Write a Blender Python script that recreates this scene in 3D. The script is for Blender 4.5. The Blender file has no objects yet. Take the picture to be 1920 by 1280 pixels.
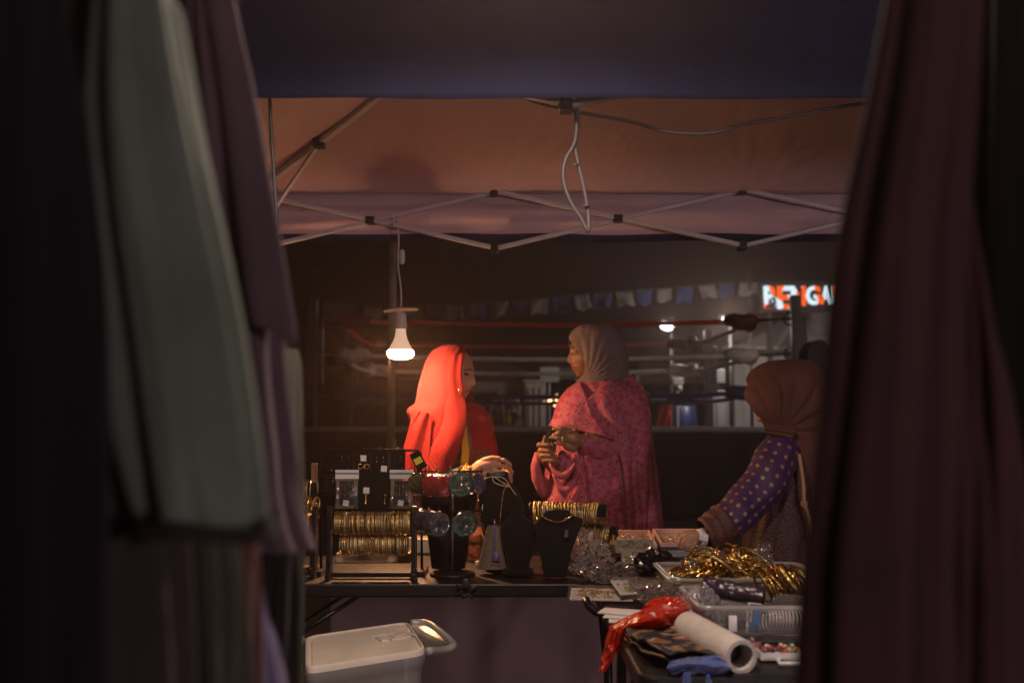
import bpy, bmesh, math, random
import numpy as np
from mathutils import Vector, Matrix, noise

random.seed(7)
SC = bpy.context.scene
COL = SC.collection
PI = math.pi

# ------------------------------------------------------------------ camera
FP = 35.0 / 36.0 * 1920.0          # focal length in photo pixels
CAM_H = 1.22
PITCH = math.atan(157.0 / FP)
cd = bpy.data.cameras.new('camera')
cd.lens = 35.0
cd.sensor_width = 36.0
cd.clip_start = 0.05
cd.clip_end = 500.0
cd.dof.use_dof = True
cd.dof.focus_distance = 3.2
cd.dof.aperture_fstop = 2.8
cam = bpy.data.objects.new('camera', cd)
cam.location = (0, 0, CAM_H)
cam.rotation_euler = (PI / 2 + PITCH, 0, 0)
COL.objects.link(cam)
SC.camera = cam

# ------------------------------------------------------------------ night sky and exposure
wd = bpy.data.worlds.new('World')
SC.world = wd
wd.use_nodes = True
nt = wd.node_tree
bg = nt.nodes['Background']
sky = nt.nodes.new('ShaderNodeTexSky')
sky.sky_type = 'NISHITA'
sky.sun_disc = False
sky.sun_elevation = math.radians(-6.0)
sky.sun_rotation = math.radians(200)
nt.links.new(sky.outputs[0], bg.inputs[0])
bg.inputs[1].default_value = 0.02
SC.view_settings.view_transform = 'Standard'
SC.view_settings.look = 'None'
SC.view_settings.exposure = 0.0
SC.view_settings.gamma = 1.0
SC.view_settings.use_curve_mapping = False
SC.render.engine = 'CYCLES'
SC.cycles.use_denoising = True
SC.cycles.max_bounces = 8
SC.cycles.transparent_max_bounces = 24
SC.cycles.sample_clamp_indirect = 4.0
SC.cycles.caustics_reflective = False
SC.cycles.caustics_refractive = False

BULB_L = 620.0          # radiance of the lamp's diffuser
AISLE_W = 72.0  # watts of the assumed, unseen lamp over the aisle
FILL_W = 360.0         # watts of the fill lamp added behind the viewer
HAZE = 0.0065

# ------------------------------------------------------------------ picture ray helpers (points in the place)
CT, ST = math.cos(PITCH), math.sin(PITCH)
def ray(px, py):
    u = (px - 960.0) / FP
    v = (640.0 - py) / FP
    return Vector((u, CT - v * ST, ST + v * CT))
def P(px, py, d):
    r = ray(px, py)
    return Vector((0, 0, CAM_H)) + r * (d / r.y)
def PZ(px, py, z):
    r = ray(px, py)
    return Vector((0, 0, CAM_H)) + r * ((z - CAM_H) / r.z)

# ------------------------------------------------------------------ objects
WL = {}
def tag(o, label=None, cat=None, group=None, kind=None):
    if label: o['label'] = label
    if cat: o['category'] = cat
    if group: o['group'] = group
    if kind: o['kind'] = kind
    return o
def thing(name, loc, label, cat, group=None):
    o = bpy.data.objects.new(name, None)
    o.empty_display_size = 0.05
    o.location = loc
    COL.objects.link(o)
    WL[o.name] = Vector(loc)
    return tag(o, label, cat, group)

def rotm(ax=0, ay=0, az=0):
    return (Matrix.Rotation(az, 3, 'Z') @ Matrix.Rotation(ay, 3, 'Y') @ Matrix.Rotation(ax, 3, 'X'))
def frame_to(d, up=Vector((0, 0, 1))):
    z = Vector(d).normalized()
    x = up.cross(z)
    if x.length < 1e-5: x = Vector((1, 0, 0)).cross(z)
    x.normalize()
    y = z.cross(x)
    return Matrix((x, y, z)).transposed()

class MB:
    def __init__(s):
        s.v, s.f, s.uv, s.m = [], [], [], []
        s.mi = 0
    def add(s, vs, fs, uvs=None):
        o = len(s.v)
        s.v += [tuple(v) for v in vs]
        for i, f in enumerate(fs):
            s.f.append(tuple(k + o for k in f))
            s.uv.append(uvs[i] if uvs else None)
            s.m.append(s.mi)
        return s
    def box(s, c, sz, R=None, taper=1.0):
        c = Vector(c); hx, hy, hz = sz[0] / 2, sz[1] / 2, sz[2] / 2
        vs = []
        for z in (-1, 1):
            t = 1.0 if z < 0 else taper
            for x, y in ((-1, -1), (1, -1), (1, 1), (-1, 1)):
                p = Vector((x * hx * t, y * hy * t, z * hz))
                vs.append(c + (R @ p if R else p))
        return s.add(vs, [(3, 2, 1, 0), (4, 5, 6, 7), (0, 1, 5, 4), (1, 2, 6, 5), (2, 3, 7, 6), (3, 0, 4, 7)])
    def bar(s, a, b, w, h, up=Vector((0, 0, 1))):
        a, b = Vector(a), Vector(b)
        M = frame_to(b - a, up)
        return s.box((a + b) / 2, (w, h, (b - a).length), M)
    def tube(s, path, r, n=8, caps=True, closed=False):
        path = [Vector(p) for p in path]
        k = len(path)
        rs = r if isinstance(r, (list, tuple)) else [r] * k
        vs, fs = [], []
        prev = None
        for i, p in enumerate(path):
            if closed: t = path[(i + 1) % k] - path[i - 1]
            else: t = path[min(i + 1, k - 1)] - path[max(i - 1, 0)]
            t = t.normalized() if t.length > 1e-9 else Vector((0, 0, 1))
            if prev is None:
                x = t.orthogonal().normalized()
            else:
                x = prev - t * prev.dot(t)
                x = x.normalized() if x.length > 1e-6 else t.orthogonal().normalized()
            prev = x
            y = t.cross(x)
            for j in range(n):
                a = 2 * PI * j / n
                vs.append(p + (x * math.cos(a) + y * math.sin(a)) * rs[i])
        for i in range(k if closed else k - 1):
            for j in range(n):
                a, b = i * n + j, i * n + (j + 1) % n
                c, d = ((i + 1) % k) * n + (j + 1) % n, ((i + 1) % k) * n + j
                fs.append((a, b, c, d))
        if caps and not closed:
            fs.append(tuple(range(n - 1, -1, -1)))
            fs.append(tuple((k - 1) * n + j for j in range(n)))
        return s.add(vs, fs)
    def lathe(s, prof, c, R=None, n=24):
        c = Vector(c); vs, fs = [], []
        for r, z in prof:
            for j in range(n):
                a = 2 * PI * j / n
                p = Vector((r * math.cos(a), r * math.sin(a), z))
                vs.append(c + (R @ p if R else p))
        for i in range(len(prof) - 1):
            for j in range(n):
                fs.append((i * n + j, i * n + (j + 1) % n, (i + 1) * n + (j + 1) % n, (i + 1) * n + j))
        if prof[0][0] > 1e-5: fs.append(tuple(range(n - 1, -1, -1)))
        if prof[-1][0] > 1e-5: fs.append(tuple((len(prof) - 1) * n + j for j in range(n)))
        return s.add(vs, fs)
    def ball(s, c, r, R=None, nu=16, nv=10):
        rr = r if isinstance(r, (tuple, list)) else (r, r, r)
        c = Vector(c); vs, fs = [], []
        for i in range(nv + 1):
            t = PI * i / nv
            for j in range(nu):
                a = 2 * PI * j / nu
                p = Vector((rr[0] * math.sin(t) * math.cos(a), rr[1] * math.sin(t) * math.sin(a), -rr[2] * math.cos(t)))
                vs.append(c + (R @ p if R else p))
        for i in range(nv):
            for j in range(nu):
                fs.append((i * nu + j, i * nu + (j + 1) % nu, (i + 1) * nu + (j + 1) % nu, (i + 1) * nu + j))
        return s.add(vs, fs)
    def torus(s, c, R0, r, M=None, n=24, m=6, flat=1.0):
        c = Vector(c); vs, fs = [], []
        for i in range(n):
            a = 2 * PI * i / n
            for j in range(m):
                b = 2 * PI * j / m
                q = R0 + r * math.cos(b)
                p = Vector((q * math.cos(a), q * math.sin(a), r * flat * math.sin(b)))
                vs.append(c + (M @ p if M else p))
        for i in range(n):
            for j in range(m):
                fs.append((i * m + j, ((i + 1) % n) * m + j, ((i + 1) % n) * m + (j + 1) % m, i * m + (j + 1) % m))
        return s.add(vs, fs)
    def grid(s, fn, nu, nv, wrap=False, uvf=None):
        vs, fs, us = [], [], []
        cu = nu if wrap else nu + 1
        for j in range(nv + 1):
            for i in range(cu):
                vs.append(fn(i / nu, j / nv))
        for j in range(nv):
            for i in range(nu):
                i2 = (i + 1) % nu if wrap else i + 1
                fs.append((j * cu + i, j * cu + i2, (j + 1) * cu + i2, (j + 1) * cu + i))
                u0, u1, v0, v1 = i / nu, (i + 1) / nu, j / nv, (j + 1) / nv
                q = [(u0, v0), (u1, v0), (u1, v1), (u0, v1)]
                us.append([uvf(*k) for k in q] if uvf else q)
        return s.add(vs, fs, us)
    def prism(s, poly, t, M, c):
        """polygon in local xy, extruded t along local z"""
        c = Vector(c); n = len(poly)
        vs = [c + M @ Vector((x, y, 0)) for x, y in poly] + [c + M @ Vector((x, y, t)) for x, y in poly]
        fs = [tuple(range(n - 1, -1, -1)), tuple(range(n, 2 * n))]
        fs += [(i, (i + 1) % n, n + (i + 1) % n, n + i) for i in range(n)]
        return s.add(vs, fs)
    def build(s, name, mats, parent=None, smooth=True, bevel=0.0, solid=0.0, sub=0, angle=None):
        if not isinstance(mats, (list, tuple)): mats = [mats]
        vs = np.array(s.v, dtype=float)
        if parent is not None: org = WL[parent.name]
        else:
            lo, hi = vs.min(0), vs.max(0)
            org = Vector(((lo[0] + hi[0]) / 2, (lo[1] + hi[1]) / 2, lo[2]))
        me = bpy.data.meshes.new(name)
        me.from_pydata([tuple(v) for v in (vs - np.array(org))], [], s.f)
        for m in mats: me.materials.append(m)
        if len(mats) > 1: me.polygons.foreach_set('material_index', s.m)
        if any(u is not None for u in s.uv):
            ul = me.uv_layers.new(name='UVMap')
            flat = []
            for f, u in zip(s.f, s.uv):
                for k in range(len(f)):
                    flat += list(u[k]) if u is not None else [0.0, 0.0]
            ul.data.foreach_set('uv', flat)
        me.polygons.foreach_set('use_smooth', [smooth] * len(me.polygons))
        me.update()
        o = bpy.data.objects.new(name, me)
        COL.objects.link(o)
        if smooth and angle:
            me.set_sharp_from_angle(angle=math.radians(angle))
        if parent is not None:
            o.parent = parent
            WL[o.name] = Vector(org)
        else:
            o.location = org
            WL[o.name] = Vector(org)
        if solid:
            md = o.modifiers.new('thickness', 'SOLIDIFY'); md.thickness = solid; md.offset = 0
        if bevel:
            md = o.modifiers.new('bevel', 'BEVEL'); md.width = bevel; md.segments = 2; md.limit_method = 'ANGLE'
        if sub:
            md = o.modifiers.new('subd', 'SUBSURF'); md.levels = sub; md.render_levels = sub
        return o

def copy_tree(o, parent=None):
    c = o.copy(); COL.objects.link(c); c.parent = parent
    for ch in [x for x in o.children]: copy_tree(ch, c)
    return c

# ------------------------------------------------------------------ interpolation, folds
def catmull(pts, m):
    pts = np.array(pts, dtype=float); k = len(pts)
    out = []
    for i in range(m):
        t = i / (m - 1) * (k - 1)
        j = min(int(t), k - 2); f = t - j
        p0, p1, p2, p3 = pts[max(j - 1, 0)], pts[j], pts[j + 1], pts[min(j + 2, k - 1)]
        out.append(0.5 * ((2 * p1) + (-p0 + p2) * f + (2 * p0 - 5 * p1 + 4 * p2 - p3) * f * f + (-p0 + 3 * p1 - 3 * p2 + p3) * f ** 3))
    return np.array(out)
def nz(x, y, z): return noise.noise(Vector((x, y, z)))
def polyline(pts, t):
    """point at arc fraction t of a 2-D polyline"""
    L = [0.0]
    for a, b in zip(pts, pts[1:]): L.append(L[-1] + math.hypot(b[0] - a[0], b[1] - a[1]))
    s = t * L[-1]
    for i in range(len(pts) - 1):
        if s <= L[i + 1] or i == len(pts) - 2:
            f = (s - L[i]) / max(L[i + 1] - L[i], 1e-9)
            return (pts[i][0] + (pts[i + 1][0] - pts[i][0]) * f, pts[i][1] + (pts[i + 1][1] - pts[i][1]) * f)

def px_rows(rows, d):
    """(py, left px, right px, half depth m[, edge px]) -> (cx, cy, z, a, b, edge angle from the near side or None)"""
    out = []
    for r in rows:
        py, L, R, b = r[:4]
        l, rr = P(L, py, d), P(R, py, d)
        cx, a = (l.x + rr.x) / 2, max((rr.x - l.x) / 2, 0.002)
        e = None
        if len(r) > 4 and r[4] is not None:
            xe = P(r[4], py, d - b * 0.8).x
            e = math.acos(max(-1, min(1, (xe - cx) / a)))
        out.append((cx, d, l.z, a, b, e))
    return out

class Loft:
    """draped cloth or body as a stack of elliptical rings, with an optional opening facing angle fc"""
    def __init__(s, rows, fc=None):
        s.fc = fc
        base = np.array([r[:5] for r in rows])
        op = []
        for r in rows:
            if fc is None or r[5] is None: op.append(0.0)
            else:
                ph = 2 * PI - r[5]           # near side of the ring (towards the camera)
                dlt = (ph - fc) % (2 * PI)
                if dlt > PI: dlt = 2 * PI - dlt
                op.append(dlt)
        s.rows = np.concatenate([base, np.array(op)[:, None]], 1)
    def at(s, v):
        k = len(s.rows); t = v * (k - 1); j = min(int(t), k - 2); f = t - j
        p = s.rows
        p0, p1, p2, p3 = p[max(j - 1, 0)], p[j], p[j + 1], p[min(j + 2, k - 1)]
        q = 0.5 * ((2 * p1) + (-p0 + p2) * f + (2 * p0 - 5 * p1 + 4 * p2 - p3) * f * f + (-p0 + 3 * p1 - 3 * p2 + p3) * f ** 3)
        lin = p1 + (p2 - p1) * f
        q[3:5] = np.maximum(q[3:5], 0.002); q[5] = lin[5]
        return q
    def front(s, x, z):
        """depth of the camera-facing side at x, z"""
        zs = s.rows[:, 2]
        o = np.argsort(zs)
        c = [np.interp(z, zs[o], s.rows[o, i]) for i in range(5)]
        t = max(-0.98, min(0.98, (x - c[0]) / c[3]))
        return c[1] - c[4] * math.sqrt(1 - t * t)
    def mesh(s, mb, n, m, fold=None):
        def fn(u, v):
            cx, cy, z, a, b, op = s.at(v)
            if s.fc is None: ph = 2 * PI * u
            else: ph = s.fc + op + (2 * PI - 2 * op) * u
            d = fold(ph, v, z) if fold else 0.0
            if isinstance(d, tuple): d, dz = d
            else: dz = 0.0
            return Vector((cx + (a + d) * math.cos(ph), cy + (b + d) * math.sin(ph), z + dz))
        rad = float(np.mean(s.rows[:, 3] + s.rows[:, 4]) / 2)
        ztop, zbot = s.rows[0, 2], s.rows[-1, 2]
        mb.grid(fn, n, m, wrap=s.fc is None, uvf=lambda u, v: (u * 2 * PI * rad, ztop + (zbot - ztop) * v))
        return mb

def patch(mb, top, bottom, left, right, depth, nu=40, nv=40):
    """cloth sheet bounded by four picture polylines; depth(px, py, u, v) gives its distance"""
    c00, c10, c01, c11 = top[0], top[-1], bottom[0], bottom[-1]
    def fn(u, v):
        t, b = polyline(top, u), polyline(bottom, u)
        l, r = polyline(left, v), polyline(right, v)
        q = []
        for k in (0, 1):
            q.append((1 - v) * t[k] + v * b[k] + (1 - u) * l[k] + u * r[k]
                     - ((1 - u) * (1 - v) * c00[k] + u * (1 - v) * c10[k] + (1 - u) * v * c01[k] + u * v * c11[k]))
        return P(q[0], q[1], depth(q[0], q[1], u, v))
    o0 = len(mb.v)
    mb.grid(fn, nu, nv)
    vs = mb.v
    for i in range(len(mb.f)):
        if mb.f[i][0] >= o0: mb.uv[i] = [(vs[k][0], vs[k][2]) for k in mb.f[i]]
    return mb

def union(mb, voxel, iters=6, name='tmp'):
    me = bpy.data.meshes.new(name)
    me.from_pydata(mb.v, [], mb.f)
    o = bpy.data.objects.new(name, me); COL.objects.link(o)
    md = o.modifiers.new('r', 'REMESH'); md.mode = 'VOXEL'; md.voxel_size = voxel
    sm = o.modifiers.new('s', 'SMOOTH'); sm.iterations = iters; sm.factor = 0.5
    dg = bpy.context.evaluated_depsgraph_get()
    out = bpy.data.meshes.new_from_object(o.evaluated_get(dg))
    bpy.data.objects.remove(o); bpy.data.meshes.remove(me)
    return out
def chain(mb, pts):
    """tapering limb through (point, radius) joints"""
    for p, r in pts: mb.ball(p, r, nu=12, nv=8)
    for (p, r), (q, s_) in zip(pts, pts[1:]):
        mb.tube([p, q], [r, s_], 12)
# ------------------------------------------------------------------ materials
class NT:
    def __init__(s, name):
        s.m = bpy.data.materials.new(name); s.m.use_nodes = True
        s.t = s.m.node_tree; s.b = s.t.nodes['Principled BSDF']; s.out = s.t.nodes['Material Output']
    def n(s, typ, **kw):
        x = s.t.nodes.new('ShaderNode' + typ)
        for k, v in kw.items(): setattr(x, k, v)
        return x
    def l(s, a, b): s.t.links.new(a, b)
    def val(s, op, a, b=None, c=None):
        x = s.n('Math', operation=op)
        for i, q in enumerate((a, b, c)):
            if q is None: continue
            if isinstance(q, (int, float)): x.inputs[i].default_value = q
            else: s.l(q, x.inputs[i])
        return x.outputs[0]
    def mixc(s, f, a, b):
        x = s.n('Mix', data_type='RGBA')
        for i, q in ((0, f), (6, a), (7, b)):
            if isinstance(q, (int, float)): x.inputs[i].default_value = q
            elif isinstance(q, (tuple, list)): x.inputs[i].default_value = tuple(q)[:3] + (1,)
            else: s.l(q, x.inputs[i])
        return x.outputs[2]
    def ramp(s, f, stops, interp='LINEAR'):
        x = s.n('ValToRGB'); x.color_ramp.interpolation = interp
        el = x.color_ramp.elements
        while len(el) < len(stops): el.new(0.5)
        for e, (p, c) in zip(el, stops): e.position = p; e.color = tuple(c)[:3] + (1,)
        s.l(f, x.inputs[0]); return x.outputs[0]
    def noise(s, scale, detail=3, vec=None, rough=0.5):
        x = s.n('TexNoise'); x.inputs['Scale'].default_value = scale; x.inputs['Detail'].default_value = detail
        x.inputs['Roughness'].default_value = rough
        s.l(vec if vec is not None else s.obj(), x.inputs['Vector']); return x.outputs['Fac']
    def obj(s): return s.n('TexCoord').outputs['Object']
    def uv(s): return s.n('TexCoord').outputs['UV']
    def bump(s, h, strength, dist=0.01):
        x = s.n('Bump'); x.inputs['Strength'].default_value = strength; x.inputs['Distance'].default_value = dist
        s.l(h, x.inputs['Height']); s.l(x.outputs[0], s.b.inputs['Normal']); return x

def M(name, col, rough=0.6, metal=0.0, spec=0.5, var=0.0, vs=12.0, bump=0.0, bs=120.0, sheen=0.0, coat=0.0, sss=0.0, trans=0.0):
    s = NT(name); b = s.b
    b.inputs['Roughness'].default_value = rough
    b.inputs['Metallic'].default_value = metal
    b.inputs['Specular IOR Level'].default_value = spec
    if sheen: b.inputs['Sheen Weight'].default_value = sheen
    if coat: b.inputs['Coat Weight'].default_value = coat
    if sss:
        b.inputs['Subsurface Weight'].default_value = sss
        b.inputs['Subsurface Radius'].default_value = (0.012, 0.004, 0.002)
    if var:
        lo = tuple(c * (1 - var) for c in col); hi = tuple(min(1, c * (1 + var)) for c in col)
        s.l(s.ramp(s.noise(vs, 4), [(0.3, lo), (0.7, hi)]), b.inputs['Base Color'])
        r = s.n('MapRange'); r.inputs['To Min'].default_value = max(0, rough - 0.12); r.inputs['To Max'].default_value = min(1, rough + 0.12)
        s.l(s.noise(vs * 2.3, 3), r.inputs['Value']); s.l(r.outputs[0], b.inputs['Roughness'])
    else: b.inputs['Base Color'].default_value = tuple(col) + (1,)
    if bump: s.bump(s.noise(bs, 4), bump)
    return s.m

def cloth(name, col, var=0.18, rough=0.9, bump=0.25, sheen=0.05, thin=0.0):
    s = NT(name); b = s.b
    lo = tuple(c * (1 - var) for c in col); hi = tuple(min(1, c * (1 + var)) for c in col)
    s.l(s.ramp(s.noise(9, 4), [(0.3, lo), (0.7, hi)]), b.inputs['Base Color'])
    b.inputs['Roughness'].default_value = rough
    b.inputs['Specular IOR Level'].default_value = 0.25
    b.inputs['Sheen Weight'].default_value = sheen
    s.bump(s.val('ADD', s.noise(26, 3), s.val('MULTIPLY', s.noise(700, 2), 0.25)), bump, 0.008)
    if thin:
        t = s.n('BsdfTranslucent'); t.inputs[0].default_value = tuple(col) + (1,)
        mx = s.n('MixShader'); mx.inputs[0].default_value = thin
        s.l(b.outputs[0], mx.inputs[1]); s.l(t.outputs[0], mx.inputs[2]); s.l(mx.outputs[0], s.out.inputs[0])
    return s.m

def film(name, col=(0.9, 0.9, 0.92), body=0.12, rough=0.12, bump=0.0, gloss=0.9):
    """thin clear plastic: mostly transparent, with a glossy skin and a little milky body"""
    s = NT(name)
    tr = s.n('BsdfTransparent'); tr.inputs[0].default_value = tuple(0.6 + 0.4 * c for c in col) + (1,)
    gl = s.n('BsdfGlossy'); gl.inputs['Roughness'].default_value = rough; gl.inputs[0].default_value = (1, 1, 1, 1)
    df = s.n('BsdfDiffuse'); df.inputs[0].default_value = tuple(col) + (1,)
    tl = s.n('BsdfTranslucent'); tl.inputs[0].default_value = tuple(col) + (1,)
    a = s.n('MixShader'); a.inputs[0].default_value = 0.5; s.l(df.outputs[0], a.inputs[1]); s.l(tl.outputs[0], a.inputs[2])
    m1 = s.n('MixShader'); m1.inputs[0].default_value = body; s.l(tr.outputs[0], m1.inputs[1]); s.l(a.outputs[0], m1.inputs[2])
    fr = s.n('Fresnel'); fr.inputs[0].default_value = 1.5
    f2 = s.val('ADD', s.val('MULTIPLY', fr.outputs[0], gloss), 0.04 * gloss)
    m2 = s.n('MixShader'); s.l(f2, m2.inputs[0]); s.l(m1.outputs[0], m2.inputs[1]); s.l(gl.outputs[0], m2.inputs[2])
    if bump:
        x = s.n('Bump'); x.inputs['Strength'].default_value = bump; x.inputs['Distance'].default_value = 0.01
        s.l(s.noise(45, 5), x.inputs['Height'])
        s.l(x.outputs[0], gl.inputs['Normal']); s.l(x.outputs[0], fr.inputs['Normal'])
    s.l(m2.outputs[0], s.out.inputs[0])
    s.t.nodes.remove(s.b)
    return s.m

def glow(name, col, strength):
    s = NT(name); e = s.n('Emission'); e.inputs[0].default_value = tuple(col) + (1,); e.inputs[1].default_value = strength
    s.l(e.outputs[0], s.out.inputs[0]); s.t.nodes.remove(s.b); return s.m

def gold(name, col=(0.78, 0.47, 0.13), rough=0.26, bs=260.0):
    s = NT(name); b = s.b
    b.inputs['Metallic'].default_value = 1.0
    b.inputs['Roughness'].default_value = rough
    info = s.n('ObjectInfo')
    dark = tuple(c * 0.55 for c in col)
    s.l(s.mixc(info.outputs['Random'], dark, tuple(min(1, c * 1.12) for c in col)), b.inputs['Base Color'])
    v = s.n('TexVoronoi'); v.inputs['Scale'].default_value = bs; s.l(s.obj(), v.inputs['Vector'])
    s.bump(v.outputs['Distance'], 0.55, 0.003)
    return s.m

MT = {}
MT['black_paint'] = M('black_paint', (0.007, 0.006, 0.0065), 0.38, var=0.3, bump=0.1, bs=90)
MT['black_plastic'] = M('black_plastic', (0.010, 0.009, 0.0095), 0.45, var=0.25)
MT['black_velvet'] = cloth('black_velvet', (0.0048, 0.0042, 0.0044), sheen=0.06, bump=0.15)
MT['table_top'] = M('table_top', (0.010, 0.008, 0.0085), 0.45, var=0.35, vs=14, bump=0.15, bs=240)
MT['black_wire'] = M('black_wire', (0.014, 0.013, 0.013), 0.3, metal=0.6)
MT['steel'] = M('steel', (0.30, 0.29, 0.28), 0.42, metal=0.7, var=0.2)
MT['white_bar'] = M('white_bar', (0.62, 0.60, 0.60), 0.45, var=0.08, vs=8)
MT['white_plastic'] = M('white_plastic', (0.72, 0.70, 0.68), 0.35, var=0.05)
MT['grey_cord'] = M('grey_cord', (0.085, 0.07, 0.068), 0.5)
MT['gold'] = gold('gold', (0.80, 0.55, 0.22), 0.36, 320)
MT['gold_pale'] = gold('gold_pale', (0.80, 0.64, 0.36), 0.42, 420)
MT['gold_bright'] = gold('gold_bright', (0.85, 0.52, 0.14), 0.2, 200)
MT['paper'] = M('paper', (0.72, 0.69, 0.66), 0.8, var=0.06)
MT['film'] = film('clear_film', body=0.13, rough=0.05, bump=0.35)
MT['film_thin'] = film('thin_film', body=0.06, rough=0.05, bump=0.35)
MT['frosted'] = film('frosted_plastic', (0.82, 0.80, 0.78), body=0.55, rough=0.25)
MT['bag_film'] = film('bag_film', (.88, .85, .92), body=0.27, rough=0.05, bump=0.3)
MT['frosted_dense'] = film('frosted_dense', (.82, .79, .76), body=0.85, rough=0.3)
MT['frosted_clear'] = film('clear_tray_plastic', (0.80, 0.79, 0.80), body=0.20, rough=0.15)
MT['red_film'] = film('red_film', (0.86, 0.050, 0.016), body=0.96, rough=0.22, bump=0.3, gloss=.28)
MT['wood'] = M('wood', (0.20, 0.095, 0.045), 0.55, var=0.35, vs=30)
# ------------------------------------------------------------------ ground
s = NT('asphalt')
c = s.ramp(s.noise(1.1, 6, rough=0.7), [(0.3, (0.045, 0.034, 0.028)), (0.7, (0.085, 0.066, 0.052))])
s.l(s.mixc(s.val('MULTIPLY', s.noise(60, 2), 0.5), c, (0.03, 0.024, 0.02)), s.b.inputs['Base Color'])
s.b.inputs['Roughness'].default_value = 0.85
s.bump(s.noise(160, 4), 0.5, 0.01)
m = MB()
m.grid(lambda u, v: Vector((-45 + 90 * u, -15 + 90 * v, 0.012 * nz(u * 40, v * 40, 3) - 0.012)), 90, 80)
tag(m.build('ground', s.m), 'dark brown asphalt ground of the night market', kind='structure')

# ------------------------------------------------------------------ canopy tent
BY, FY = 4.1, 2.3
EZ = 2.19
ROOF_IN = NT('canopy_inside'); s = ROOF_IN
s.l(s.ramp(s.noise(1.6, 5), [(0.3, (0.62, 0.44, 0.46)), (0.75, (0.74, 0.53, 0.55))]), s.b.inputs['Base Color'])
s.b.inputs['Roughness'].default_value = 0.72; s.b.inputs['Specular IOR Level'].default_value = 0.3
s.bump(s.val('ADD', s.noise(5, 5, rough=0.65), s.val('MULTIPLY', s.noise(500, 2), 0.08)), 0.35, 0.04)
NAVY = cloth('navy_canvas', (0.0055, 0.0105, 0.052), var=0.25, rough=0.7, bump=0.3, sheen=0.1)
bx = [P(463 + 463.5 * k, 360, BY).x for k in range(4)]
fx = [0.126 + 1.02 * (k - 1) for k in range(4)]
zu, zl = P(931, 366, BY).z, P(931, 462, BY).z
tent = thing('canopy_tent', (0.53, 3.2, 0), 'pop up canopy tent with navy front valance and pale inside over the jewellery tables', 'canopy tent')
pkL, pkR = Vector((-0.10, 3.2, 2.62)), Vector((1.16, 3.2, 2.62))
cBL, cBR, cFL, cFR = Vector((bx[0], BY, EZ)), Vector((bx[3], BY, EZ)), Vector((fx[0], FY, EZ)), Vector((fx[3], FY, EZ))
nodes_up = [Vector((bx[k], BY, EZ)) for k in (1, 2)]
def wrinkle(p):
    d = 0.016 * nz(p.x * 2.2, p.y * 2.2, p.z * 2) + 0.004 * nz(p.x * 11, p.y * 5, 2)
    for q in nodes_up:
        w = p - q; r = w.length
        a = math.atan2(w.z + 0.2 * w.y * -1, w.x)
        d += 0.006 * math.exp(-r / 0.36) * nz(6.5 * a, r * 2.5, 2 + q.x) * 1.8 * min(1, r / 0.06)
    return d
def quad(mb, a, b, c, d, nu, nv, sag=0.03, off=0.0, nrm=Vector((0, 0, -1))):
    def fn(u, v):
        p = (a * (1 - u) + b * u) * (1 - v) + (d * (1 - u) + c * u) * v
        k = sag * 4 * v * (1 - v) * (0.6 + 0.4 * math.sin(PI * u))
        p = p + nrm * (k + wrinkle(p) * min(1, 8 * v * (1 - v) + 0.25) + off)
        return p
    mb.grid(fn, nu, nv)
inner = MB(); outer = MB()
for mb, off in ((inner, 0.004), (outer, -0.004)):
    quad(mb, cBL, cBR, pkR, pkL, 150, 60, off=off)
    quad(mb, cFR, cFL, pkL, pkR, 50, 24, off=off)
    quad(mb, cFL, cBL, pkL, pkL, 30, 24, off=off)
    quad(mb, cBR, cFR, pkR, pkR, 30, 24, off=off)
inner.build('roof_lining', ROOF_IN.m, tent)
outer.build('roof', NAVY, tent)
# back valance: pale inside, navy outside and navy trim
def val_fn(y, off, z0, z1, x0, x1, k):
    def fn(u, v):
        x = x0 + (x1 - x0) * u
        z = z0 + (z1 - z0) * v + 0.010 * v * nz(u * 9, 3, k)
        return Vector((x, y + off + 0.014 * math.sin(v * 9 + 2 * nz(u * 3, 0, k)) + 0.010 * nz(u * 14, v * 5, k), z))
    return fn
zt = P(960, 443, BY + 0.03).z
m = MB(); m.grid(val_fn(BY + 0.03, 0, EZ + 0.01, zt + 0.012, bx[0], bx[3], 1), 120, 24); m.build('valance_lining', ROOF_IN.m, tent)
m = MB(); m.grid(val_fn(BY + 0.075, 0, EZ + 0.012, zt - 0.012, bx[0], bx[3], 1), 120, 24); m.build('back_valance', NAVY, tent)
zf = P(960, 187, FY - 0.06).z
m = MB(); m.grid(lambda u, v: Vector((fx[0] - 0.03 + (fx[3] - fx[0] + 0.06) * u, FY - 0.07 + 0.006 * nz(u * 10, v * 2, 5) * (0.3 + v) + 0.002 * math.sin(u * 60 + 4 * nz(u * 5, 0, 2)), EZ + 0.02 + (zf - EZ - 0.02) * v)), 160, 16)
m.build('front_valance', NAVY, tent, solid=0.003)
for (a, b) in ((cFL, cBL), (cBR, cFR)):
    m = MB(); m.grid(lambda u, v: a.lerp(b, u) + Vector((0, 0, 0.01 - 0.2 * v)), 20, 4); m.build('side_valance', NAVY, tent, solid=0.003)
def truss_bar(a, b, dy=0.0):
    m = MB(); o = Vector((0, dy, 0)); m.bar(a + o, b + o, 0.026, 0.017); return m.build('truss_bar', MT['white_bar'], tent, smooth=False, bevel=0.003)
def joint(p, sz=(0.034, 0.05, 0.036)):
    m = MB(); m.box(p, sz); m.box(p + Vector((0, -sz[1] / 2 - 0.003, 0)), (0.012, 0.008, 0.012)); return m.build('truss_joint', MT['black_plastic'], tent, smooth=False, bevel=0.004)
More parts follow.
